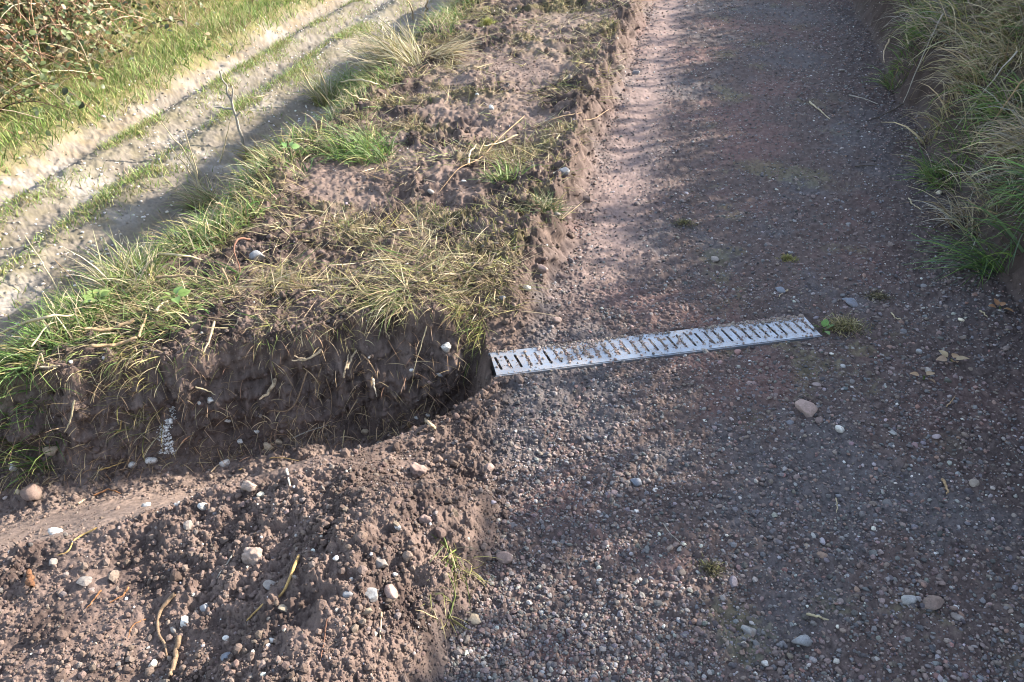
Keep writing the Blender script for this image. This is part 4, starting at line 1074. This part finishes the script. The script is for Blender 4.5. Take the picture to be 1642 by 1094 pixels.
# ------------------------------------------------------------------ tufts, tussocks, moss, weeds
def tuft(uv, n, spread, ln, lean, curl, width, mix, label, azi, azi_sd, name="grass_tuft", cat="grass tuft", rest=True, mat=None):
    P0 = at(*uv); a = rng.uniform(0, 6.28, n); rr = spread * np.sqrt(rng.uniform(0, 1, n))
    x = P0[0] + rr * np.cos(a); y = P0[1] + rr * np.sin(a)
    P = np.stack([x, y, z_base(x, y)], 1); c = cols(mix, n); tip = c * U(.95, 1.35, n)[:, None]
    h = Heap()
    h.add(blades(P, azi + rng.normal(0, azi_sd, n), U(*ln, n), U(*lean, n), U(*curl, n), U(*width, n), c * .8, tip, U(.004, .03, n) if rest else None))
    o = h.build(name, mat or M_GRASS, origin=P0)
    tag(o, label, cat); return o
DOWN = -2.4                                              # leaning towards the camera and the lower track
PALE = [(.37, .315, .20), (.29, .24, .145), (.43, .38, .26)]
tuft((640, 98), 420, .17, (.18, .42), (.4, 1.2), (.6, 1.5), (.0035, .007), [(PALE, 3), (OLIVE, 2)], "big pale dry tussock flopping over the lower track at the top", 2.9, .6, "grass_tussock", "tussock")
tuft((700, 92), 240, .10, (.15, .35), (.8, 1.3), (.3, .9), (.004, .007), [(PALE, 3), (STRAW, 2)], "smaller pale dry tussock combed right beside the big one", -.4, .6, "grass_tussock", "tussock")
tuft((580, 140), 420, .22, (.15, .32), (.2, .9), (.6, 1.5), (.004, .007), [(LUSH, 3), (GREEN, 2)], "dark green tussock below the big pale one", DOWN, .9, "grass_tussock", "tussock")
tuft((525, 168), 300, .11, (.15, .34), (.1, .8), (.5, 1.5), (.004, .006), [(GREEN, 2), (OLIVE, 2), (PALE, 1)], "tall yellow green grass tuft with dry stalks on the verge edge", 2.6, 1.0)
tuft((585, 250), 300, .15, (.10, .24), (.2, 1.0), (.6, 1.6), (.003, .006), [(LUSH, 4), (GREEN, 1)], "lush green clump against the first bare soil patch", DOWN, 1.2)
tuft((330, 330), 300, .10, (.12, .26), (.2, 1.0), (.5, 1.5), (.003, .005), [(GREEN, 2), (STRAW, 2)], "mixed straw and green tuft at the foot of the tall straw stalks", DOWN, 1.0)
tuft((410, 255), 200, .09, (.08, .18), (.2, 1.0), (.5, 1.4), (.003, .006), [([(.24, .14, .05), (.3, .2, .07)], 2), (OLIVE, 2)], "rusty brown withered tuft right of the grey dead stem", DOWN, 1.5)
tuft((110, 535), 220, .09, (.07, .17), (.1, .8), (.4, 1.4), (.003, .005), [(LUSH, 3), (GREEN, 3), (PALE, 1)], "bright tuft standing above the track at the turf's left end", 2.4, 1.0)
tuft((30, 615), 300, .10, (.07, .16), (.3, 1.1), (.6, 1.7), (.003, .0055), [(LUSH, 4), (GREEN, 2), (OLIVE, 1)], "dark green clump hanging into the ditch at the left picture edge", -1.9, .8)
tuft((215, 455), 240, .09, (.10, .22), (.2, .9), (.4, 1.4), (.003, .005), [(GREEN, 3), (PALE, 2)], "tuft of green and yellow blades where the thatch begins", 2.6, 1.0)
tuft((876, 340), 240, .05, (.05, .11), (.1, 1.1), (.4, 1.4), (.002, .004), [([(.05, .075, .025), (.07, .10, .035)], 3), (STRAW, 1)], "small dark green tuft on the verge edge above the grate", 0, 2.5)
tuft((810, 290), 130, .06, (.06, .13), (.3, 1.1), (.5, 1.4), (.003, .006), [(LUSH, 2), (GREEN, 2)], "sparse green tuft in the middle of the verge, left of the grey rock", 0, 2.5)
tuft((632, 480), 200, .06, (.06, .15), (.8, 1.5), (.5, 1.6), (.002, .004), [(GREEN, 2), (STRAW, 3)], "tuft of torn turf drooping over the middle of the cut face", -2.0, 1.1)
tuft((760, 515), 120, .05, (.05, .12), (.7, 1.4), (.5, 1.6), (.002, .004), [(GREEN, 2), (OLIVE, 2)], "tuft drooping over the pit beside the grate's left end", -2.0, .7)
tuft((215, 575), 220, .09, (.05, .12), (.7, 1.4), (.5, 1.5), (.002, .004), [(OLIVE, 2), (STRAW, 2), (GREEN, 1)], "olive tuft drooping over the left part of the cut face", -2.0, .7)
tuft((735, 900), 50, .04, (.03, .08), (.8, 1.6), (.5, 1.4), (.002, .004), [(OLIVE, 2), (GREEN, 1), (STRAW, 1)], "buried tuft of yellowish grass on the mound's right flank", -1.2, 1.0)
tuft((715, 965), 40, .035, (.03, .07), (.8, 1.6), (.5, 1.4), (.002, .004), [(OLIVE, 2), (STRAW, 1)], "buried tuft of straw low on the mound's right flank", -1.2, 1.0)
tuft((1625, 395), 260, .10, (.16, .34), (.5, 1.1), (.8, 1.9), (.003, .006), [(LUSH, 4), ([(.06, .10, .05)], 2)], "fresh green tuft drooping from the near end of the bank", 3.3, .6)
tuft((1575, 205), 420, .16, (.10, .24), (.3, 1.0), (.8, 1.8), (.003, .006), [(LUSH, 3), (STRAW, 1)], "green tussock in the middle of the right bank", 3.4, 1.1, "grass_tussock", "tussock")
tuft((1490, 55), 420, .17, (.10, .22), (.3, 1.0), (.8, 1.8), (.003, .006), [(LUSH, 3), (STRAW, 1)], "bright green tussock on the far part of the right bank", 3.4, 1.2, "grass_tussock", "tussock")
tuft((1625, 45), 420, .18, (.12, .28), (.3, 1.0), (.8, 1.9), (.003, .006), [(STRAW, 3), (GREEN, 1)], "shaggy straw tussock at the bank's upper right corner", 3.3, 1.1, "grass_tussock", "tussock")
tuft((1570, 130), 380, .14, (.12, .28), (.3, 1.0), (.8, 1.9), (.003, .0055), [(STRAW, 4), (OLIVE, 1)], "dead straw tussock between the two green ones on the bank", 3.3, 1.1, "grass_tussock", "tussock")
tuft((1622, 275), 420, .14, (.12, .28), (.4, 1.1), (.8, 1.9), (.003, .0055), [(STRAW, 4), ([(.3, .27, .22)], 2)], "dead straw tussock drooping just above the fresh green tuft", 3.3, 1.1, "grass_tussock", "tussock")
# moss and debris on the path
def moss(uv, wpx, label, mix, n=500, name="moss_clump", cat="moss", ln=(.006, .02)):
    P0 = at(*uv); d = np.linalg.norm(P0 - np.array([0, 0, CAM_H])); sp = wpx / FPX * d / 2
    a = rng.uniform(0, 6.28, n); rr = sp * np.minimum(np.abs(rng.normal(0, .45, n)), .95); x = P0[0] + rr * np.cos(a); y = P0[1] + .7 * rr * np.sin(a)
    z = z_full(x, y) + .010 * np.exp(-(rr / sp / .5) ** 2) * sp / .05
    c = cols(mix, n); h = Heap()
    h.add(blades(np.stack([x, y, z - .004], 1), U(0, 6.28, n), U(*ln, n), U(.4, 1.6, n), U(.1, 1.2, n), U(.0012, .0028, n), c * .8, c * 1.2))
    tag(h.build(name, M_GRASS, origin=P0), label, cat)
DK = [(.07, .062, .035), (.11, .095, .045), (.05, .042, .03)]
moss((1097, 362), 62, "dark mossy clump on the path beside the verge edge", [(DK, 4), (OLIVE, 1)], 700)
moss((1262, 418), 44, "yellow moss patch on the path above the right part of the grate", [(OLIVE, 3), ([(.2, .18, .05)], 2)], 500)
moss((1352, 528), 90, "tangle of moss and straw at the right end of the grate", [(OLIVE, 3), (STRAW, 2), (DK, 2)], 1100, ln=(.01, .04))
moss((1140, 915), 70, "dark scattered moss on the gravel in the lower path", [(DK, 5), (OLIVE, 1)], 600)
moss((782, 42), 46, "bright yellow green moss cushion on the far verge", [([(.20, .21, .045), (.26, .25, .07)], 3)], 900, ln=(.02, .05))
moss((1408, 480), 60, "dark matted turf scrap on the path right of the blue grey slab", [(DK, 4), (STRAW, 1)], 600)
moss((1460, 65), 60, "vivid green moss clump on the bank's lower lip", [([(.09, .14, .02), (.13, .19, .03)], 3)], 1100, ln=(.02, .06))

def leaf_shape(n=6):
    t = np.linspace(0, 1, n); wv = np.sin(math.pi * t ** .8) ** .9 * .36 + .015
    V = []; F = []
    for i in range(n): V += [(t[i], -wv[i], .10 * wv[i] / .36 - .25 * t[i] ** 2), (t[i], 0, -.25 * t[i] ** 2), (t[i], wv[i], .10 * wv[i] / .36 - .25 * t[i] ** 2)]
    for i in range(n - 1):
        for j in (0, 1): F.append((i * 3 + j, i * 3 + j + 1, (i + 1) * 3 + j + 1, (i + 1) * 3 + j))
    return np.array(V), np.array(F)
LEAF_V, LEAF_F = leaf_shape()
def leaf_cloud(P, size, azi, pitch, roll, c):
    n = len(P); V = LEAF_V[None] * size[:, None, None]
    cr, sr = np.cos(roll)[:, None], np.sin(roll)[:, None]; y = V[:, :, 1] * cr - V[:, :, 2] * sr; z = V[:, :, 1] * sr + V[:, :, 2] * cr; x = V[:, :, 0]
    cp, sp = np.cos(pitch)[:, None], np.sin(pitch)[:, None]; x, z = x * cp - z * sp, x * sp + z * cp
    ca, sa = np.cos(azi)[:, None], np.sin(azi)[:, None]; x, y = x * ca - y * sa, x * sa + y * ca
    W = np.stack([x, y, z], -1) + P[:, None, :]; k = LEAF_V.shape[0]
    F = LEAF_F[None] + (np.arange(n) * k)[:, None, None]
    return W.reshape(-1, 3), F.reshape(-1, 4), np.repeat(c, k, 0)
def weed(uv, n, size, pal, label, lift=.05):
    P0 = at(*uv); o = empty("weed", P0); tag(o, label, "weed")
    a = np.arange(n) * 2.4 + rng.uniform(0, 1)
    for k in range(n):
        V, F, C = leaf_cloud(np.array([[.012 * math.cos(a[k]), .012 * math.sin(a[k]), lift]]), np.array([size * rng.uniform(.7, 1.1)]), np.array([a[k]]), np.array([rng.uniform(.1, .8)]), np.array([rng.normal(0, .3)]), pick(pal, [1] * len(pal), 1))
        mesh_from("leaf", V, F, M_LEAF, C, parent=o)
    p = np.array([[0, 0, -.01], [.004, .002, lift * .5], [0, 0, lift]]); V, F = tube(spline(p, 6), np.full(6, .003), 6)
    mesh_from("stem", V, F, M_LEAF, np.repeat(np.array([[.09, .12, .04]]), len(V), 0), parent=o)
weed((165, 505), 9, .034, [(.16, .22, .06), (.13, .19, .05)], "pale green broad leaved weed in the turf above the ditch's left end")
weed((287, 503), 5, .040, [(.10, .16, .04), (.14, .18, .05)], "weed with upright leaves at the lip of the ditch, right of the reeds", .06)
weed((185, 445), 7, .04, [(.12, .19, .04)], "small fresh weed at the edge of the thatch above the chalk track", .06)
weed((468, 268), 5, .034, [(.16, .24, .08)], "weed with one bright upright leaf on the green verge edge", .07)
weed((1478, 612), 3, .03, [(.25, .16, .09)], "withered brown seedling lying on the dark right half of the path", .012)
weed((1522, 585), 5, .035, [(.30, .22, .13), (.26, .17, .09)], "curled dead tan leaf cluster on the path, right of the oval grey pebble", .012)
weed((1600, 500), 4, .03, [(.30, .16, .08)], "orange brown dead leaf cluster near the bank foot", .012)
weed((1318, 534), 4, .03, [(.09, .18, .04)], "tiny fresh green seedling at the right tip of the grate", .015)

# ------------------------------------------------------------------ brambles beyond the lower track
def bramble_bush(cx, cy, rx, ry, hgt, nl, label):
    z0 = float(z_base(np.array([cx]), np.array([cy]))[0]); o = empty("bramble_bush", (cx, cy, z0)); tag(o, label, "bramble bush", "brambles beyond the track")
    Vs, Fs, Cs = [], [], []; off = 0; pts = []
    for k in range(130):
        a = rng.uniform(0, 6.28); r = math.sqrt(rng.uniform(0, 1)); bx, by = rx * r * math.cos(a), ry * r * math.sin(a)
        h = hgt * (1 - .55 * r * r) * rng.uniform(.5, 1.1); b = rng.uniform(0, 6.28); ln = rng.uniform(.3, .9)
        p = np.array([[bx, by, 0], [bx + .3 * ln * math.cos(b), by + .3 * ln * math.sin(b), h * .8], [bx + .7 * ln * math.cos(b), by + .7 * ln * math.sin(b), h], [bx + 1.1 * ln * math.cos(b), by + 1.1 * ln * math.sin(b), h * .55]])
        gz = z_base(cx + p[:, 0], cy + p[:, 1]) - z0; p[:, 2] += gz
        path = spline(p, 10); V, F = tube(path, np.linspace(.006, .0025, 10), 4)
        Vs.append(V); Fs.append(F + off); off += len(V)
        Cs.append(np.repeat(pick([(.20, .115, .07), (.30, .21, .13), (.13, .075, .05), (.36, .28, .19)], [3, 2, 2, 2], 1), len(V), 0)); pts.append(path[2:])
    mesh_from("stems", np.concatenate(Vs), np.concatenate(Fs), M_ROOT, np.concatenate(Cs), parent=o)
    pts = np.concatenate(pts); nl = int(nl * 1.8); P = pts[rng.integers(0, len(pts), nl)] + rng.normal(0, .05, (nl, 3))
    c = pick([(.095, .125, .045), (.14, .17, .07), (.22, .22, .12), (.22, .13, .06), (.30, .24, .15), (.05, .06, .028)], [4, 4, 2, 1.5, 1.5, 2], nl, .2)
    V, F, C = leaf_cloud(P, U(.025, .06, nl), U(0, 6.28, nl), U(-.9, .5, nl), rng.normal(0, .6, nl), c)
    m = mesh_from("leaves", V, F, M_LEAF, C, parent=o); m["kind"] = "stuff"
    return o
bramble_bush(-5.35, 4.7, .45, .7, .50, 1300, "bramble bush nearest the left picture edge, thick with pale stems")
bramble_bush(-5.6, 5.8, .6, .7, .65, 1900, "leafy green and brown bramble bush in the upper left corner")
bramble_bush(-5.65, 7.0, .5, .8, .60, 1600, "bramble bush with reddish stems right of the corner one")
bramble_bush(-5.75, 8.5, .5, .9, .55, 1400, "bramble bush farthest along the track at the top of the picture")
bramble_bush(-6.6, 6.0, .8, 1.2, .9, 1500, "tall bramble bush behind the one in the upper left corner")
bramble_bush(-6.7, 8.2, .8, 1.2, .9, 1300, "tall bramble bush behind the reddish stemmed one")
def dry_edge():
    h = Heap(); n = 14000; x = U(-6.0, -4.75, n); y = U(3.5, 13, n)
    m = U(0, 1, n) < np.clip(.35 + .9 * pn(x * 1.5, y * 1.5, 140) - .8 * np.abs(x + 5.2), 0, 1); x, y = x[m], y[m]; n = len(x)
    field_blades(h, x, y, U(.15, .40, n), U(.2, 1.2, n), U(.4, 1.6, n), U(.004, .008, n), [(STRAW, 3), (PALE, 2), (OLIVE, 2)], azi=.2, azi_sd=1.2, rest=U(.004, .1, n))
    tag(h.build("grass", M_STRAW), "long dry tan grass along the foot of the brambles", "grass", kind="stuff")
dry_edge()

# ------------------------------------------------------------------ hedge on top of the right bank: it shades the path
def hedge():
    z0 = .75; o = empty("hedge", (2.6, 4, z0)); tag(o, "dense dark hedge growing along the top of the right bank", "hedge")
    Vs, Fs, Cs = [], [], []; off = 0; pts = []
    for k in range(620):
        by = rng.uniform(-4, 20); bx = 2.55 + rng.normal(0, .14); h = HEDGE_TOP + .13 * float(1 - ss(3.3, 4.3, by)) - z0 + .05 * float(pn(np.array([by * 1.6]), np.array([3.]), 150)[0]) + rng.normal(0, .03) + .06 * max(0, rng.normal(0, 1)) * (k % 9 == 0)
        p = np.array([[bx, by, -.3], [bx + rng.normal(0, .06), by + rng.normal(0, .08), h * .5], [bx + rng.normal(0, .10), by + rng.normal(0, .14), h]])
        path = spline(p, 8); V, F = tube(path, np.linspace(.012, .003, 8), 4)
        Vs.append(V - np.array([2.6, 4, 0])); Fs.append(F + off); off += len(V); Cs.append(np.repeat(pick([(.12, .09, .07)], [1], 1), len(V), 0)); pts.append(path[1:])
    mesh_from("stems", np.concatenate(Vs), np.concatenate(Fs), M_ROOT, np.concatenate(Cs), parent=o)
    pts = np.concatenate(pts); n = 26000; P = pts[rng.integers(0, len(pts), n)] + rng.normal(0, .05, (n, 3)) - np.array([2.6, 4, 0])
    V, F, C = leaf_cloud(P, U(.03, .065, n), U(0, 6.28, n), U(-.9, .6, n), rng.normal(0, .7, n), pick([(.05, .075, .025), (.08, .10, .035)], [1, 1], n))
    m = mesh_from("leaves", V, F, M_LEAF, C, parent=o); m["kind"] = "stuff"
HEDGE_TOP = 1.47
hedge()
